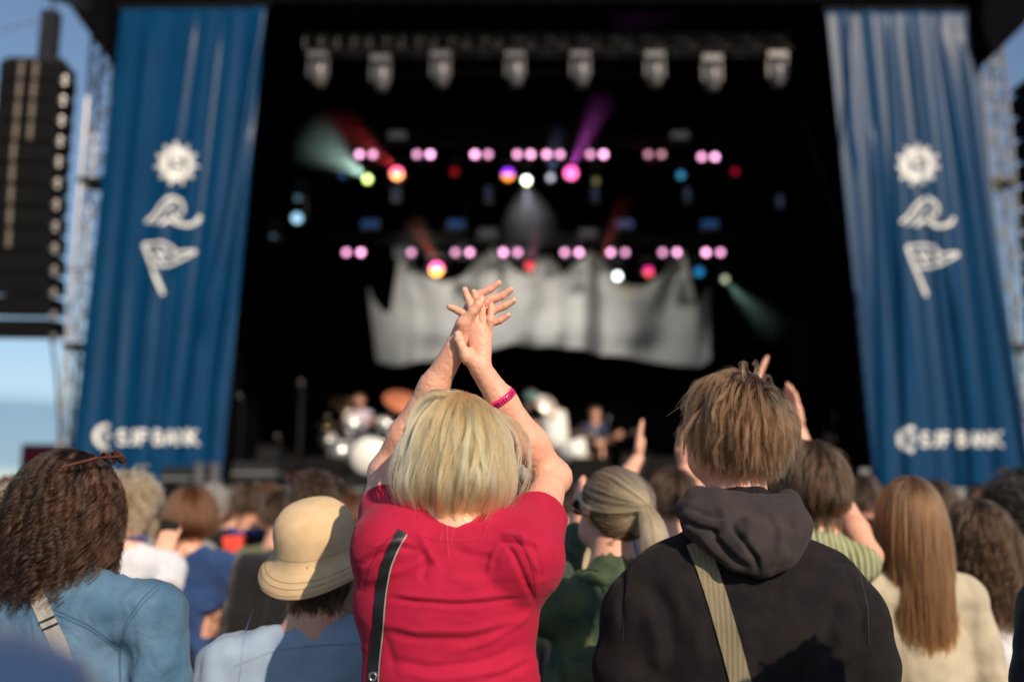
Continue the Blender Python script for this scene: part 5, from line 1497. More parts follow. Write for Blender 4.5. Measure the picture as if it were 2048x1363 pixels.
# sunglasses resting in her hair
TORT = plain("tortoise_frame", (0.10, 0.025, 0.008), 0.15, noise=0.6, scale=60); LENS = plain("brown_lens", (0.03, 0.014, 0.008), 0.08)
def sunglasses(c, R, z, label, hs=1.0, fwd=0.0, tilt=0.9):
    T = lambda p: np.asarray(c) + R @ (np.asarray(p, float)*hs)
    o = empty("sunglasses", T((0, 0.08, z)), label, "sunglasses")
    b = MB(); ct, st_ = math.cos(tilt), math.sin(tilt)
    for sx in (-1, 1):
        pts = [T((sx*0.034 + 0.027*math.cos(a), fwd + 0.085 + 0.021*math.sin(a)*-st_*0.8, z + 0.021*math.sin(a)*ct)) for a in np.linspace(0, 2*math.pi, 14)]
        b.tube(pts, 0.0028, 6, cap=False)
        l = MB(); l.add([T((sx*0.034, fwd + 0.0855, z))] + pts[:-1], [(0, i+1, (i+1) % 13 + 1) for i in range(13)]); l.build("lens", LENS, o)
    b.tube([T((-0.009, fwd + 0.087, z)), T((0.009, fwd + 0.087, z))], 0.003, 6)
    for sx in (-1, 1): 
        t = MB(); t.tube([T((sx*0.062, fwd + 0.083, z)), T((sx*0.092, fwd + 0.02, z - 0.008)), T((sx*0.094, fwd - 0.05, z - 0.03))], 0.0032, 6); t.build("temple", TORT, o)
    b.build("frame", TORT, o)
sunglasses(c, rotz(-0.87), 0.092, "brown tortoiseshell sunglasses pushed up on the dark curls of the denim woman", 1.08, -0.005)

# ---- person in the bucket hat
CORD = fabric("pale_blue_corduroy", (0.34, 0.45, 0.60), (0.29, 0.40, 0.55), scale=6, weave=600, bump=0.3, rough=0.9, sheen=0.05, stripes=(1500, 1.2, 0.80, 0.0))
o, c, st, zt = person(640, 1010, 2.42, "short person in a straw-coloured bucket hat and pale blue corduroy shirt", 'mid', 'brown', 3500, CORD, 'long', yaw=0.05, h=0.008, seed=31, hairtop=0.0, wide=1.22, shirt_amp=0.006, radius=0.0008, hcfg=dict(length=lambda d, r: 0.09 + 0.02*r.random(len(d)), zmax=-0.25, shell=0.003, guides=700))
SEAM2 = plain("corduroy_seam", (0.24, 0.31, 0.42), 0.9)
for pts in ([(470, 1330), (540, 1302), (620, 1290), (720, 1286)], [(505, 1215), (488, 1270), (478, 1363)]): surface_strip(st, pts, 2.3, 0.004, "seam", SEAM2, st, 0.001, 0.0015)
STRAW = fabric("straw_felt", (0.68, 0.51, 0.31), (0.60, 0.44, 0.26), scale=26, weave=500, bump=0.6, rough=0.9, sheen=0.05, amount=0.5)
b = MB(); b.smooth = True
ax = Vector((-0.14, -0.52, 1)).normalized(); hc_ = Vector(tuple(c)) + Vector((0, -0.01, 0.0))
prof = [(-0.040, 0.148), (-0.037, 0.149), (-0.022, 0.134), (-0.006, 0.116), (0.006, 0.102), (0.022, 0.098), (0.060, 0.095), (0.085, 0.086), (0.104, 0.068), (0.114, 0.042), (0.117, 0.001)]
inner = [(0.111, 0.001), (0.100, 0.060), (0.06, 0.090), (0.008, 0.095), (-0.009, 0.110), (-0.025, 0.130), (-0.040, 0.144)]
n_ = 56; u_ = ax.orthogonal().normalized(); w_ = ax.cross(u_); vv = []
for (hh_, rr_) in prof[::-1] + [(-0.041, 0.147)] + inner[::-1]:
    for k_ in range(n_):
        a_ = 2*math.pi*k_/n_; wob = 1 + (0.035*math.sin(2*a_ + 0.5) + 0.02*math.sin(5*a_)) * np.clip((0.02 - hh_)/0.06, 0, 1) ; dz = 0.010*math.sin(3*a_ + 1) * np.clip((0.01 - hh_)/0.06, 0, 1)
        vv.append(hc_ + ax*(hh_ + dz + 0.012) + (u_*math.cos(a_) + w_*math.sin(a_))*rr_*wob)
m_ = (len(vv)//n_); ff = [(i*n_+k_, (i+1)*n_+k_, (i+1)*n_+(k_+1) % n_, i*n_+(k_+1) % n_) for i in range(m_-1) for k_ in range(n_)]
hat = empty("bucket_hat", hc_, "straw-coloured bucket hat with a drooping brim on the person in pale blue", "hat")
link("crown_and_brim", mesh("crown_and_brim", vv, ff, True), STRAW, hat)
STI = plain("straw_stitch", (0.42, 0.31, 0.17), 0.9)
for hh_, rr_ in ((-0.0335, 0.1455), (-0.0235, 0.1360), (-0.0145, 0.1258), (0.021, 0.0985)):
    b = MB(); b.tube([hc_ + ax*(hh_ + 0.013 + 0.010*math.sin(3*a_ + 1)*float(np.clip((0.01 - hh_)/0.06, 0, 1))) + (u_*math.cos(a_) + w_*math.sin(a_))*rr_*(1 + (0.035*math.sin(2*a_ + 0.5) + 0.02*math.sin(5*a_))*float(np.clip((0.02 - hh_)/0.06, 0, 1))) for a_ in np.linspace(0, 2*math.pi, 57)], 0.0007, 5, cap=False); b.build("stitch_line", STI, hat)

# ---- woman with the ponytail
KNIT = fabric("green_knit", (0.045, 0.105, 0.080), (0.17, 0.22, 0.10), scale=16, weave=160, bump=1.0, rough=0.95, sheen=0.1, amount=0.6, stripes=(2600, 1.0, 0.6, 2.0))
tail_hair = dict(guides=520, hairline=0.5, nape=-0.62, rad=(0.081, 0.100, 0.104), whorl=(0, 0.72, 0.55), length=lambda d, r: 0.05 + 0.16*np.clip(d[:, 1] + 0.75, 0, 2), steps=12, lift=0.03, mess=0.03, shell=0.007, grav=0.0, neck=0.05,
                 spread=0.008, clump=0.5, frizz=0.001, ragged=0.1, attract=((0, -0.115, 0.010), 0.35))
# the tail itself
r_ = np.random.default_rng(5); nT = 2600; tt_ = np.linspace(0, 1, 14)
path = np.stack([0*tt_, -0.105 - 0.055*np.sin(tt_*2.0), 0.015 + 0.02*np.sin(tt_*3) - 0.205*tt_**1.1], 1)
off_ = r_.normal(0, 1, (nT, 3)); off_ /= np.linalg.norm(off_, axis=1, keepdims=True); off_ *= r_.random((nT, 1))**0.5
rad_ = 0.009 + 0.030*np.sin(np.clip(tt_*1.35, 0, 1)*math.pi*0.62) ; rad_[tt_ > 0.75] *= 1 - (tt_[tt_ > 0.75] - 0.75)*1.3
tailP = path[None] * (1, 1, 1) + off_[:, None, :] * rad_[None, :, None] * np.array((1, 0.8, 0.3)) ; tailP += 0.004 * r_.normal(0, 1, (nT, 1, 3)) * tt_[None, :, None]
cfgT = dict(tail_hair); cfgT['pts'] = 14
o, c, st, zt = person(1222, 918, 2.7, "woman with an ash blonde ponytail, glasses and a mottled green knit sweater", None, shirt=KNIT, yaw=0.0, head_yaw=0.5, h=0.0085, seed=41, wide=1.1, shirt_amp=0.005, collar=True,
    R_=[U(1330, 1180, 2.75), U(1290, 1120, 3.0), (0.0, 0.2, 1)], L_=[U(1125, 1190, 2.75), U(1150, 1060, 2.98), (0.15, 0.2, 1), (1, 0.2, 0)])
cfgT['rad'] = (0.081, 0.100, 0.104)
do_hair(o, c, 0.62, cfgT, 5500, *HAIR['ashblonde'], radius=0.0007, seed=4, extra=tailP)
cc_ = c + rotz(0.62) @ np.array((0, -0.118, 0.022)); b = MB(); b.tube([cc_ + rotz(0.62) @ np.array((0.014*math.cos(a), 0.004*math.sin(a), 0.014*math.sin(a))) for a in np.linspace(0, 6.28, 14)], 0.005, 6, cap=False); b.build("hair_tie", BLK, o, True)
sunglasses(c, rotz(0.5), 0.012, "dark sunglasses on the face of the woman with the ponytail", 1.0, 0.018, 0.1)
# cowl of the knit
b = MB(); ring = [c + np.array((0.088*math.cos(a), -0.01 + 0.075*math.sin(a), -0.185 + 0.012*math.sin(2*a))) for a in np.linspace(0, 2*math.pi, 30)]; b.tube(ring, 0.026, 10, cap=False); b.build("cowl", KNIT, st, True)

# ---- ribbed green top, raised arms
RIB = fabric("pale_green_rib", (0.34, 0.38, 0.19), (0.42, 0.45, 0.28), scale=30, weave=400, bump=0.6, rough=0.9, sheen=0.05, stripes=(330, 6.0, 0.50, 0.0))
person(1618, 866, 3.0, "person with thick brown hair in a sleeveless pale green ribbed top, arms raised", 'mid', 'brown', 5000, RIB, 'none', yaw=-0.15, head_yaw=0.15, h=0.0095, seed=51, collar=True, wide=0.72, radius=0.0008, skinm=SK,
    R_=[U(1738, 1112, 3.02), U(1668, 968, 3.2), (-0.5, 0.3, 1), (-1, 0, 0)], L_=[U(1530, 1110, 3.12), U(1580, 985, 3.25), (0.5, 0.3, 1), (1, 0, 0)], tilt=0.0, hcfg=dict(length=lambda d, r: 0.12 + 0.06*np.clip(d[:, 2], 0, 1)))
# ---- clapping person hidden behind the hoodie man
NAVY = fabric("navy_cotton", (0.016, 0.03, 0.085), (0.010, 0.020, 0.06), wr=0.2)
person(1500, 880, 3.35, "person behind the hoodie man of whom only two clapping hands show", 'short', 'brown', 800, NAVY, 'short', h=0.012, seed=61,
    R_=[U(1622, 950, 3.4), U(1598, 862, 3.42), (-0.15, 0.0, 1), (-1, -0.2, 0)], L_=[U(1478, 960, 3.4), U(1500, 800, 3.42), (0.42, 0.0, 1), (1, -0.2, 0)], arm_h=0.0045, hand_kw=dict(together=True, curl=0.05, spread=0.2))
# ---- brown-haired man with hands over his head
person(1347, 925, 4.1, "brown-haired man in a navy shirt clapping over his head beside the ponytail", 'short', 'brown', 2500, NAVY, 'short', h=0.012, seed=71, radius=0.0011,
    L_=[U(1240, 975, 4.2), U(1276, 915, 4.25), (0.12, 0.1, 1), (1, -0.2, 0)], R_=[U(1400, 1000, 4.2), U(1368, 935, 4.25), (-0.02, 0.1, 1), (-1, 0, 0)], arm_h=0.006, hand_kw=dict(together=True, curl=0.1))
# ---- long straight hair, cream sweatshirt
CREAM = fabric("cream_fleece", (0.50, 0.45, 0.34), (0.42, 0.38, 0.29), scale=16, weave=500, bump=0.3, wr=0.3)
person(1816, 938, 3.12, "girl with very long straight caramel hair and a cream sweatshirt", 'long', 'caramel', 9000, CREAM, 'long', h=0.0095, seed=81, radius=0.0008, wide=0.86, hcfg=dict(length=lambda d, r: 0.40 + 0.10*np.clip(d[:, 2], -0.3, 1) + 0.03*r.random(len(d)), guides=520, shell=0.018, ragged=0.12, neck=0.055, attract=((0, -0.12, -0.9), 0.10), back=((0, 0.03, -0.38), (0.13, 0.095, 0.20))))
# ---- wavy hair, white blouse
WHITE = fabric("white_cotton", (0.62, 0.66, 0.72), (0.52, 0.56, 0.63), wr=0.5)
person(1945, 985, 3.45, "girl with wavy brown hair blown to the right over a white blouse", 'wavy', 'brown', 5000, WHITE, 'long', yaw=-0.25, head_yaw=0.5, h=0.011, seed=91, radius=0.001, hcfg=dict(comb=(0.9, -0.3, 0), comb_w=0.35, attract=((0.35, -0.2, -0.5), 0.10)))
REDS = fabric("faded_red_cotton", (0.38, 0.045, 0.05), None)
person(2018, 952, 4.3, "man with dark curly hair and a faded red shirt at the right edge", 'curlyshort', 'black', 2200, REDS, 'short', h=0.013, seed=101, radius=0.0012, head_yaw=0.3)
BLACKC = fabric("black_cotton", (0.010, 0.010, 0.012), (0.007, 0.007, 0.009), wr=0.2)
person(2262, 835, 2.05, "person in black cut off by the right picture edge", 'short', 'brown', 1200, BLACKC, 'long', h=0.012, seed=111, wide=1.15)
# ---- people at left and left of centre
PATT = fabric("dark_patterned_shirt", (0.03, 0.035, 0.05), (0.16, 0.16, 0.18), scale=60, amount=0.9)
person(48, 950, 3.4, "grey-blonde woman in a dark patterned shirt at the left edge", 'mid', 'ashblonde', 3000, PATT, 'short', h=0.012, seed=121, radius=0.0011, head_yaw=0.3)
person(-8, 952, 4.1, "person with frizzy ginger-brown hair half outside the left edge", 'curlyshort', 'auburn', 2200, BLACKC, 'long', h=0.014, seed=131, radius=0.0013)
PH = plain("phone_black", (0.01, 0.01, 0.012), 0.2)
o, c, st, zt = person(262, 938, 4.0, "man with curly fair hair, blue neckerchief and white shirt holding up a phone", 'curlyshort', 'ashblonde', 2500, WHITE, 'short', h=0.012, seed=141, radius=0.0011, head_yaw=-0.4,
    R_=[U(330, 1200, 3.9), U(318, 1125, 4.0), (0.25, 0.15, 1), (0, 0.3, 0.1)], arm_h=0.006, hand_kw=dict(curl=0.5, together=True))
b = MB(); b.tube([c + np.array((0.062*math.cos(a), -0.005 + 0.06*math.sin(a), -0.135)) for a in np.linspace(0, 6.28, 20)], 0.018, 8, cap=False); b.build("neckerchief", fabric("royal_blue", (0.03, 0.06, 0.30), None), o, True)
pp_ = U(330, 1078, 4.02); b = MB(); b.box(pp_, (0.075, 0.010, 0.15), Matrix.Rotation(0.25, 3, 'Y')); ph = b.build("case", PH); ph.name = "phone"; tag(ph, "black phone held up by the man with the blue neckerchief", "phone")
b = MB(); b.box(pp_ + np.array((0, 0.0062, 0)), (0.069, 0.002, 0.14), Matrix.Rotation(0.25, 3, 'Y')); b.build("display", emit("phone_display", (0.2, 0.25, 0.3), 0.6), ph)
NAVT = fabric("faded_navy_tee", (0.022, 0.060, 0.17), (0.013, 0.037, 0.12), scale=9, wr=0.5)
person(384, 962, 4.75, "woman with straight brown hair to the nape and a navy t-shirt, right arm hanging", dict(HS['mid'], length=lambda d, r: 0.15 + 0.08*np.clip(d[:, 2], -0.3, 1), curl=0.001), 'auburn', 3000, NAVT, 'short', h=0.012, seed=151, radius=0.0012, wide=1.12, shirt_amp=0.006, coat=0.12)
o, c, st, zt = person(499, 952, 5.9, "man with short brown hair in a black tee with a red back print", 'short', 'brown', 1500, BLACKC, 'short', h=0.014, seed=161, radius=0.0014, wide=1.1, skinm=SK2)
REDP = plain("red_print", (0.75, 0.07, 0.04), 0.8); BLP = plain("blue_print", (0.02, 0.05, 0.30), 0.8)
for pts, w_, m_ in (([(468, 1070), (470, 1120)], 0.13, REDP), ([(466, 1126), (470, 1160)], 0.07, REDP), ([(455, 1057), (520, 1057)], 0.05, BLP)):
    surface_strip(st, pts, 5.8, w_, "back_print", m_, st, 0.002, 0.004, n=14)
o, c, st, zt = person(628, 928, 3.7, "man with cropped hair and sunglasses on his head in a black jacket", 'buzz', 'brown', 3500, BLACKC, 'long', yaw=0.1, head_yaw=0.25, h=0.011, seed=171, radius=0.0010, wide=1.25, skinm=SK2)
sunglasses(c, rotz(0.35), 0.095, "sunglasses resting on the cropped head of the man in the black jacket", 1.05, 0.0)
# ---- very near, out of focus, lower left corner
BLUEN = fabric("blue_jacket_near", (0.004, 0.035, 0.11), (0.02, 0.05, 0.13), scale=7, amount=0.4, wr=0.3)
person(-520, 640, 0.72, "blurred person in a blue jacket right in front of the camera at lower left", 'short', 'brown', 600, BLUEN, 'long', h=0.014, seed=181, wide=1.1, yaw=-0.1, R_=[U(5, 1455, 0.70), U(110, 1600, 0.85), (0, 0.5, -0.8)])

# ---- small distant spectators between the front rows and the stage
cols = dict(rust=(0.30, 0.09, 0.04), grey=(0.25, 0.26, 0.27), white=(0.62, 0.63, 0.64), navy=(0.02, 0.04, 0.10), black=(0.012, 0.012, 0.014), olive=(0.12, 0.13, 0.06), pink=(0.5, 0.20, 0.22), sky=(0.20, 0.34, 0.50), red=(0.42, 0.04, 0.04), sand=(0.45, 0.37, 0.25), green=(0.05, 0.16, 0.08), mustard=(0.45, 0.28, 0.05))
FARM = {k: fabric("cotton_" + k, v, None, wr=0.3) for k, v in cols.items()}
far = [ # px, top, Y, hair, hair colour, shirt, label
 (330, 1009, 6.8, 'short', 'blonde', 'black', "small spectator in a pale green cap between neckerchief man and navy tee"),
 (295, 1002, 7.6, 'mid', 'brown', 'grey', "small spectator in grey just left of the pale green cap"),
 (432, 972, 7.4, 'mid', 'brown', 'rust', "small brown-haired spectator in rust right beside the navy tee woman"),
 (462, 987, 9.0, 'short', 'brown', 'white', "tiny spectator in white seen between navy tee and black tee"),
 (545, 979, 7.2, 'long', 'caramel', 'rust', "small long-haired spectator in rust right of the black tee man"),
 (572, 991, 9.2, 'short', 'brown', 'white', "tiny spectator in white left of the cropped-hair man"),
 (700, 980, 6.6, 'mid', 'auburn', 'black', "small auburn-haired spectator right above the straw hat"),
 (728, 989, 9.2, 'short', 'blonde', 'sand', "tiny fair spectator in sand between straw hat and red shirt"),
 (1012, 985, 6.4, 'long', 'auburn', 'rust', "small long auburn-haired spectator just right of the blonde bob"),
 (1042, 972, 8.6, 'short', 'brown', 'sky', "tiny spectator in sky blue under the raised right elbow"),
 (1070, 987, 7.4, 'mid', 'caramel', 'sand', "small caramel-haired spectator behind the red sleeve"),
 (1150, 987, 9.6, 'short', 'brown', 'grey', "tiny spectator in grey between red sleeve and ponytail"),
 (1418, 955, 6.2, 'short', 'black', 'white', "small spectator in white left of the hoodie man's neck"),
 (1722, 940, 5.6, 'short', 'brown', 'pink', "small brown-haired spectator right of the pale green top"),
 (1716, 987, 6.8, 'short', 'grey', 'grey', "small grey-haired spectator in grey beside the green top's elbow"),
 (1738, 1027, 5.2, 'mid', 'brown', 'pink', "small spectator in pink left of the long caramel hair"),
 (1895, 972, 8.4, 'short', 'brown', 'navy', "tiny spectator in navy right of the long caramel hair"),
 (1955, 962, 9.8, 'short', 'black', 'sand', "tiny dark-haired spectator in sand above the wavy brown hair"),
 (2040, 927, 6.4, 'short', 'black', 'black', "small black-haired spectator at the far right edge"),
 (90, 972, 8.0, 'short', 'brown', 'olive', "small spectator in olive behind the dark curls"),
 (215, 987, 9.0, 'mid', 'blonde', 'mustard', "tiny blonde spectator in mustard right of the dark curls"),
 (655, 999, 10.4, 'short', 'brown', 'green', "tiny spectator in green hidden low behind the straw hat"),
 (800, 977, 9.8, 'short', 'brown', 'navy', "tiny spectator in navy seen past the raised left arm"),
 (1250, 997, 9.0, 'mid', 'brown', 'red', "tiny spectator in red behind the ponytail"),
 (1660, 977, 9.0, 'short', 'brown', 'olive', "tiny spectator in olive behind the brown hair of the green top"),
 (1775, 992, 9.6, 'short', 'caramel', 'sky', "tiny spectator in sky blue left above the cream sweatshirt"),
 (390, 987, 10.6, 'short', 'black', 'grey', "tiny dark-haired spectator in grey right under the left banner"),
 (1560, 972, 8.0, 'mid', 'brown', 'black', "small spectator in black behind the hood"),
 (250, 972, 6.0, 'short', 'brown', 'navy', "small spectator in navy directly behind the man with curly fair hair"),
 (350, 955, 5.6, 'short', 'black', 'grey', "small dark-haired spectator left of the navy tee woman"),
 (425, 957, 6.2, 'short', 'grey', 'white', "small grey-haired spectator in white right of the navy tee woman"),
 (530, 957, 6.4, 'mid', 'caramel', 'sand', "small caramel-haired spectator in sand right of the red back print"),
 (560, 971, 5.6, 'short', 'brown', 'olive', "small spectator in olive left of the cropped-hair man"),
 (604, 979, 7.8, 'long', 'auburn', 'sky', "small long auburn-haired spectator in sky blue beside the cropped head"),
 (688, 962, 7.4, 'short', 'brown', 'grey', "small spectator in grey between cropped head and red shirt"),
 (742, 972, 7.0, 'mid', 'black', 'red', "small dark-haired spectator in red at the left arm of the woman in red"),
 (1030, 952, 5.4, 'short', 'brown', 'olive', "small spectator in olive near the woman's right elbow"),
 (1062, 962, 6.2, 'short', 'black', 'pink', "small dark-haired spectator in pink inside the bent right arm"),
 (1140, 962, 7.0, 'short', 'brown', 'sand', "small spectator in sand left of the dark sunglasses"),
 (1172, 977, 8.2, 'mid', 'blonde', 'rust', "tiny blonde spectator in rust left behind the ponytail"),
 (1440, 972, 8.6, 'mid', 'brown', 'sky', "tiny spectator in sky blue behind the hoodie man"),
 (1748, 972, 6.6, 'mid', 'caramel', 'white', "small caramel-haired spectator in white by the pale green top"),
 (1870, 952, 6.8, 'short', 'brown', 'grey', "small spectator in grey right beside the long caramel hair"),
 (1975, 972, 6.0, 'mid', 'auburn', 'green', "small auburn-haired spectator in green behind the wavy hair"),
 (15, 962, 6.0, 'short', 'black', 'sand', "small dark-haired spectator in sand at the far left edge"),
 (70, 949, 6.4, 'mid', 'caramel', 'red', "small caramel-haired spectator in red beside the video screen"),
]
proto = {}
for i, (px, tp, Y, hr, hcname, cl, lb) in enumerate(far):
    zt_ = U(px, tp, Y)[2]; grp = "small distant spectators near the stage"
    if hr not in proto:
        o, c, st, zt = person(px, tp, Y, lb, hr, hcname, 520 if hr != 'long' else 800, FARM[cl], 'short', h=0.019, seed=200 + i, radius=0.0028, head_yaw=(-0.3, 0.2, 0.4)[i % 3], group=grp, lowh=0.02)
        proto[hr] = (o, zt_, U(px, tp, Y)[0])
        for ch in o.children:
            if ch.name.split('.')[0] in ("shirt", "hair", "body"):
                ch.material_slots[0].link = 'OBJECT'; ch.material_slots[0].material = {"shirt": FARM[cl], "hair": HAIR[hcname][1], "body": SK}[ch.name.split('.')[0]]
        kid = [k for ch in o.children for k in ch.children]
        for k in kid: k.material_slots[0].link = 'OBJECT'; k.material_slots[0].material = HAIR[hcname][0]
        bpy.context.view_layer.update()
    else:
        src, z0, sx0 = proto[hr]; s_ = zt_ / z0
        o = src.copy(); COL.objects.link(o); o.location = (U(px, tp, Y)[0], Y, 0); o.scale = (s_, s_, s_); o.rotation_euler = (0, 0, rng.uniform(-0.35, 0.35))
        tag(o, lb, "person", grp)
        for ch in src.children:
            k = ch.copy(); COL.objects.link(k); k.parent = o; k.matrix_parent_inverse = ch.matrix_parent_inverse.copy()
            nm = ch.name.split('.')[0]
            if nm == "shirt": k.material_slots[0].material = FARM[cl]
            if nm == "hair": k.material_slots[0].material = HAIR[hcname][1]
            for g_ in ch.children:
                k2 = g_.copy(); COL.objects.link(k2); k2.parent = k; k2.matrix_parent_inverse = g_.matrix_parent_inverse.copy(); k2.material_slots[0].material = HAIR[hcname][0]
    if i == 0:      # the pale green cap
        cx = Vector(U(px, tp + 12, Y)); b = MB(); b.lathe(cx - Vector((0, 0, 0.10)), (0, 0, 1), [(0, 0.107), (0.06, 0.106), (0.11, 0.085), (0.14, 0.03)], 20); cap = b.build("crown", plain("pale_green_cap", (0.42, 0.46, 0.28), 0.9), None, True); cap.name = "cap"
        tag(cap, "pale green cap on a small spectator left of the navy tee", "cap")
        b = MB(); b.box(cx + Vector((-0.02, 0.14, -0.085)), (0.15, 0.12, 0.012)); b.build("peak", plain("cap_peak", (0.6, 0.62, 0.62), 0.8), cap)

# ---- band on the stage
def onstage(px, top, Y, label, legsmat=None, turned=math.pi, shirt='navy', hair='short', hcol='brown', arms=None, skinm=None, seed=300, ground=None):
    p = U(px, top, Y); g = DZ if ground is None else ground; h = p[2] - g
    ar = arms(p[0], Y, h) if arms else (None, None)
    return person(px, top, Y, label, hair, hcol, 500, FARM[shirt] if isinstance(shirt, str) else shirt, 'short', yaw=turned, h=0.018, seed=seed, radius=0.0028, trousers=legsmat, skinm=skinm, group="musicians on the stage",
                  L_=ar[0], R_=ar[1], arm_h=0.010, lowh=0.018, ground=g)
def play(c, Y, h): return [[(c - 0.26, Y - 0.08, h - 0.62), (c - 0.02, Y - 0.26, h - 0.66), (1, 0, 0.1), (0, 1, 0)], [(c + 0.27, Y - 0.08, h - 0.60), (c + 0.30, Y - 0.30, h - 0.55), (0.4, -0.3, 0.3), (0, 1, 0)]]
onstage(1190, 810, 16.6, "musician in a navy shirt playing guitar right of centre on the stage", shirt='navy', arms=play, seed=301)
def guitar(px, py, Y, colm, label, rot=0.35):
    p = Vector(U(px, py, Y)); o = empty("guitar", p, label, "guitar"); Rm = Matrix.Rotation(rot, 3, 'Y')
    s = SDF(); s.ell((0.0, 0, 0), (0.17, 0.025, 0.15), 0.03); s.ell((-0.19, 0, 0.0), (0.16, 0.025, 0.19), 0.05)
    v, q = s.mesh(0.02); v = v @ np.array(Rm).T + np.array(p); link("guitar_body", mesh("guitar_body", v, q, True), colm, o)
    b = MB(); b.box(p + Rm @ Vector((0.42, -0.01, 0)), (0.62, 0.03, 0.055), Rm); b.build("neck", M['deck'], o)
    b = MB(); b.box(p + Rm @ Vector((0.78, -0.01, 0.01)), (0.14, 0.02, 0.09), Rm); b.build("headstock", colm, o)
guitar(1178, 876, 16.35, plain("dark_guitar", (0.05, 0.03, 0.02), 0.2), "dark electric guitar held by the musician in navy", -0.12)
onstage(720, 785, 17.6, "drummer in a pale lavender shirt behind the drum kit", shirt=fabric("lavender_shirt", (0.50, 0.48, 0.66), None), hcol='auburn', arms=lambda c, Y, h: [[(c - 0.3, Y - 0.1, h - 0.6), (c - 0.25, Y - 0.38, h - 0.5), (0.2, -1, 0.3)], [(c + 0.3, Y - 0.1, h - 0.6), (c + 0.25, Y - 0.38, h - 0.5), (-0.2, -1, 0.3)]], seed=302)
onstage(1062, 775, 16.4, "bearded musician in dark brown with a teal cap and white trousers near centre stage", shirt='black', legsmat=fabric("white_trousers", (0.75, 0.78, 0.74), None), hcol='brown', arms=play, seed=303)
onstage(1672, 812, 20.5, "barely visible stagehand in black at the right side of the stage", shirt='black', hcol='black', seed=304)
cp = Vector(U(1062, 790, 16.38)); b = MB(); b.lathe(cp - Vector((0, 0, 0.10)), (0, 0, 1), [(0, 0.13), (0.08, 0.13), (0.14, 0.10), (0.17, 0.03)], 18); k_ = b.build("crown", plain("teal_cap", (0.10, 0.20, 0.19), 0.8), None, True); k_.name = "cap"; tag(k_, "teal knitted cap on the bearded musician at centre stage", "cap")
# white seat and white keyboard case beside him
def lathe_thing(name, cat, label, parts, base):
    o = empty(name, base, label, cat)
    for nm, c, ax, prof, m, n in parts:
        b = MB(); b.lathe(c, ax, prof, n); b.build(nm, m, o, True)
    return o
SHELL = plain("white_drum_shell", (0.80, 0.82, 0.78), 0.3, noise=0.05); HEADM = plain("drum_head", (0.88, 0.88, 0.84), 0.45, noise=0.05)
GLIT = plain("silver_shell", (0.45, 0.47, 0.50), 0.25, metal=0.7, noise=0.2); BRASS = plain("brass_cymbal", (0.75, 0.55, 0.28), 0.22, metal=1.0, noise=0.1); ORANGE_LIT = plain("orange_lit_cymbal", (0.85, 0.30, 0.16), 0.35, metal=0.5, noise=0.1)  # orange light on the tilted cymbal is put into its colour
A = Vector(U(1108, 866, 16.3)); lathe_thing("conga", "drum", "tall white drum standing beside the bearded musician", [("shell", A + Vector((0, 0, -0.28)), (0, 0, 1), [(0, 0.17), (0.2, 0.24), (0.5, 0.22), (0.62, 0.19)], SHELL, 20), ("head", A + Vector((0, 0, 0.345)), (0, 0, 1), [(0, 0.195), (0.02, 0.19)], HEADM, 20), ("stand", (A.x, A.y, DZ), (0, 0, 1), [(0, 0.2), (0.03, 0.03), (A.z - 0.28 - DZ, 0.03)], M['chrome'], 8)], (A.x, A.y, DZ))
A = Vector(U(1148, 900, 16.1)); lathe_thing("floor_tom", "drum", "low white drum lying tilted right of the tall white one", [("shell", A + Vector((-0.16, 0, -0.04)), (0.95, -0.2, 0.15), [(0, 0.17), (0.36, 0.19)], SHELL, 20), ("head", A + Vector((-0.165, 0, -0.04)), (-0.95, 0.2, -0.15), [(0, 0.175), (0.015, 0.17)], HEADM, 20), ("stand", (A.x, A.y, DZ), (0, 0, 1), [(0, 0.15), (0.03, 0.03), (A.z - 0.1 - DZ, 0.03)], M['chrome'], 8)], (A.x, A.y, DZ))
A = Vector(U(1092, 808, 16.2)); lathe_thing("cymbal", "cymbal", "pale cymbal tilted beside the teal cap", [("plate", A, (0.4, -0.75, 0.55), [(0, 0.19), (0.01, 0.18), (0.03, 0.04), (0.05, 0.03)], plain("pale_cymbal", (0.75, 0.68, 0.58), 0.3, metal=0.4), 24), ("stand", (A.x, A.y + 0.03, DZ), (0, 0, 1), [(0, 0.2), (0.03, 0.015), (A.z - DZ, 0.012)], M['chrome'], 8)], (A.x, A.y, DZ))
# drum kit, every drum a part of the kit
K0 = Vector(U(738, 910, 16.3)); kit = empty("drum_kit", (K0.x, 16.6, DZ), "drum kit with a large white bass drum head left of centre stage", "drum kit")
def kp(nm, c, ax, prof, m, n=28, par=None):
    b = MB(); b.lathe(c, ax, prof, n); return b.build(nm, m, par or kit, True)
bd = kp("bass_drum", K0, (0, 1, 0), [(0.0, 0.31), (0.02, 0.315), (0.40, 0.31)], GLIT); kp("drum_head", K0 + Vector((0, 0.002, 0)), (0, -1, 0), [(0, 0.285), (0.012, 0.28)], HEADM, 32, bd); hp = MB(); hp.lathe(K0 + Vector((0, -0.03, 0)), (0, 1, 0), [(0, 0.292), (0, 0.325), (0.05, 0.325), (0.05, 0.292), (0, 0.292)], 32, False); hp.build("hoop", GLIT, bd, True)
b = MB(); b.box((K0.x, 16.9, (K0.z - 0.32 + DZ)/2), (2.6, 2.2, K0.z - 0.32 - DZ)); b.build("riser", M['deck'], kit)
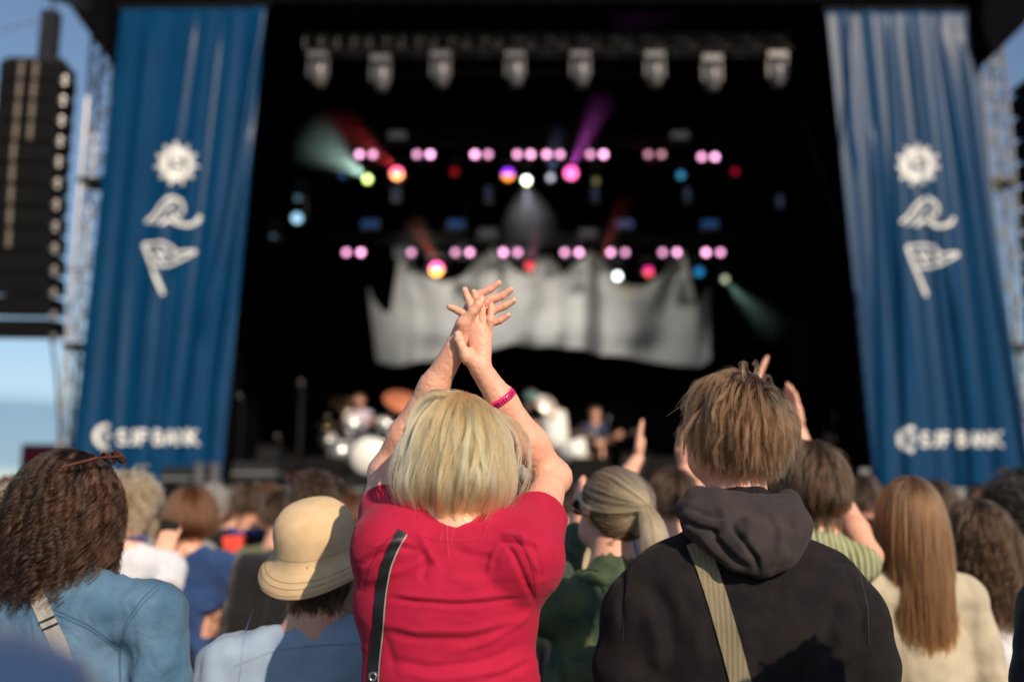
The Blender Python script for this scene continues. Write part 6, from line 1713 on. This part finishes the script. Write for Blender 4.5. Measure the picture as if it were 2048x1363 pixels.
for px, py, Y, r_, ln, ax in ((680, 905, 16.5, 0.22, 0.36, (0.1, -0.1, 1)), (800, 890, 16.5, 0.20, 0.34, (0, -0.1, 1)), (705, 850, 16.6, 0.16, 0.24, (0.1, -0.45, 1)), (770, 850, 16.6, 0.16, 0.24, (-0.1, -0.45, 1)), (655, 880, 16.6, 0.15, 0.18, (0, -0.2, 1))):
    p = Vector(U(px, py, Y)); d_ = kp("tom", p - Vector(ax).normalized()*ln/2, ax, [(0, r_), (ln, r_)], GLIT, 20); kp("drum_head", p + Vector(ax).normalized()*ln/2, ax, [(0, r_*0.97), (0.012, r_*0.95)], HEADM, 20, d_)
    kp("leg", (p.x + 0.1, p.y, DZ), (0, 0, 1), [(0, 0.014), (p.z - DZ, 0.012)], M['chrome'], 6)
for px, py, Y, r_, ax, m in ((690, 806, 16.7, 0.30, (0.25, -0.55, 1), BRASS), (806, 803, 16.5, 0.34, (0.35, -0.75, 1), ORANGE_LIT), (650, 850, 16.3, 0.2, (0.1, -0.4, 1), BRASS), (600, 770, 17.5, 0.10, (0, -0.3, 1), M['blackmetal'])):
    p = Vector(U(px, py, Y)); kp("cymbal", p, ax, [(0, r_), (0.01, r_*0.95), (0.035, r_*0.25), (0.055, r_*0.15)], m, 28); kp("cymbal_stand", (p.x, p.y + 0.05, DZ), (0, 0, 1), [(0, 0.22), (0.03, 0.018), (p.z - DZ, 0.012)], M['chrome'], 8)
# bright chrome parts that catch the sun
for px, py, r_ in ((697, 870, 0.05), (690, 828, 0.035), (655, 832, 0.03), (672, 876, 0.03), (700, 905, 0.02), (526, 905, 0.03)):
    if px > 600: kp("chrome_lug", Vector(U(px, py, 16.2)) - Vector((0, 0, r_)), (0, 0, 1), [(0, 0.01), (r_*0.5, r_*0.9), (r_, r_), (r_*1.5, r_*0.85), (r_*2, 0.01)], M['chrome'], 14)
# dim amplifiers, stands and microphones left of the kit
def amp(px0, py0, px1, Y, label, m=None):
    a, c_ = U(px0, py0, Y), U(px1, py0, Y); w = c_[0]-a[0]; o = empty("amplifier", ((a[0]+c_[0])/2, Y, DZ), label, "amplifier")
    b = MB(); b.box(((a[0]+c_[0])/2, Y, (a[2]+DZ)/2), (w, 0.4, a[2]-DZ)); b.build("cabinet", m or M['speaker'], o)
    b = MB(); b.box(((a[0]+c_[0])/2, Y-0.205, (a[2]+DZ)/2), (w*0.9, 0.02, (a[2]-DZ)*0.7)); b.build("grille", M['blackmetal'], o)
amp(520, 888, 565, 17.0, "dark amplifier at the left wing of the stage"); amp(580, 905, 625, 17.2, "low dark amplifier between left wing and drum kit"); amp(860, 880, 905, 17.4, "amplifier behind the raised left arm"); amp(1240, 905, 1300, 17.2, "low amplifier right of the guitarist")
for px, py, lb in ((607, 772, "tall microphone stand left of the drum kit"), (485, 800, "tall thin stand at the left edge of the stage opening"), (560, 880, "short microphone stand between the dark amplifiers"), (1215, 845, "microphone stand right of the guitarist"), (960, 850, "microphone stand at centre stage behind the blonde hair")):
    p = U(px, py, 16.0); o = empty("microphone_stand", (p[0], 16.0, DZ), lb, "microphone stand", "microphone stands on the stage")
    b = MB(); b.tube([(p[0], 16.0, DZ), (p[0], 16.0, p[2])], 0.014, 6); b.build("pole", M['dkalu'], o); b = MB(); b.lathe((p[0], 16.0, DZ), (0, 0, 1), [(0, 0.16), (0.03, 0.15)], 16); b.build("base", M['blackmetal'], o)
    b = MB(); b.lathe((p[0], 15.95, p[2]), (0, -0.9, 0.3), [(0, 0.015), (0.12, 0.02), (0.14, 0.035), (0.18, 0.03)], 10); b.build("microphone", M['fixture'], o)
for px, lb in ((560, "black monitor wedge at the left front of the stage"), (650, "black monitor wedge in front of the drums"), (1180, "black monitor wedge in front of the guitarist"), (1330, "black monitor wedge right of centre")):
    p = U(px, 957, 14.4); o = empty("monitor_wedge", (p[0], 14.4, DZ), lb, "stage monitor", "monitor wedges along the stage front")
    b = MB(); b.add([(p[0]+sx*0.28, 14.4+y, DZ+z) for sx in (-1, 1) for y, z in ((-0.2, 0), (0.25, 0), (0.25, 0.12), (-0.1, 0.33))], [(0, 1, 2, 3), (7, 6, 5, 4), (0, 4, 5, 1), (1, 5, 6, 2), (2, 6, 7, 3), (3, 7, 4, 0)]); b.build("cabinet", M['speaker'], o)
    b = MB(); b.box((p[0], 14.48, DZ+0.235), (0.5, 0.02, 0.02)); b.build("handle", M['fixture'], o)

# ---- people beside and behind the photographer: outside the picture, they shade the backs in front
for i, (x, y, h_, cl) in enumerate(((0.90, 1.16, 1.68, 'black'), (0.62, 0.05, 1.66, 'navy'), (1.75, 0.35, 1.80, 'grey'), (2.3, 1.2, 1.72, 'sand'), (-0.55, -0.45, 1.62, 'sky'), (2.9, 2.0, 1.76, 'red'))):
    src, z0, _x = proto['short']; s_ = h_ / z0; o = src.copy(); COL.objects.link(o); o.location = (x, y, 0); o.scale = (s_,)*3; tag(o, "spectator in a " + cl + " shirt outside the picture beside or behind the photographer", "person", "spectators outside the picture")
    for ch in src.children:
        k = ch.copy(); COL.objects.link(k); k.parent = o; k.matrix_parent_inverse = ch.matrix_parent_inverse.copy()
        if ch.name.split('.')[0] == "shirt": k.material_slots[0].material = FARM[cl]
        for g_ in ch.children: k2 = g_.copy(); COL.objects.link(k2); k2.parent = k; k2.matrix_parent_inverse = g_.matrix_parent_inverse.copy()
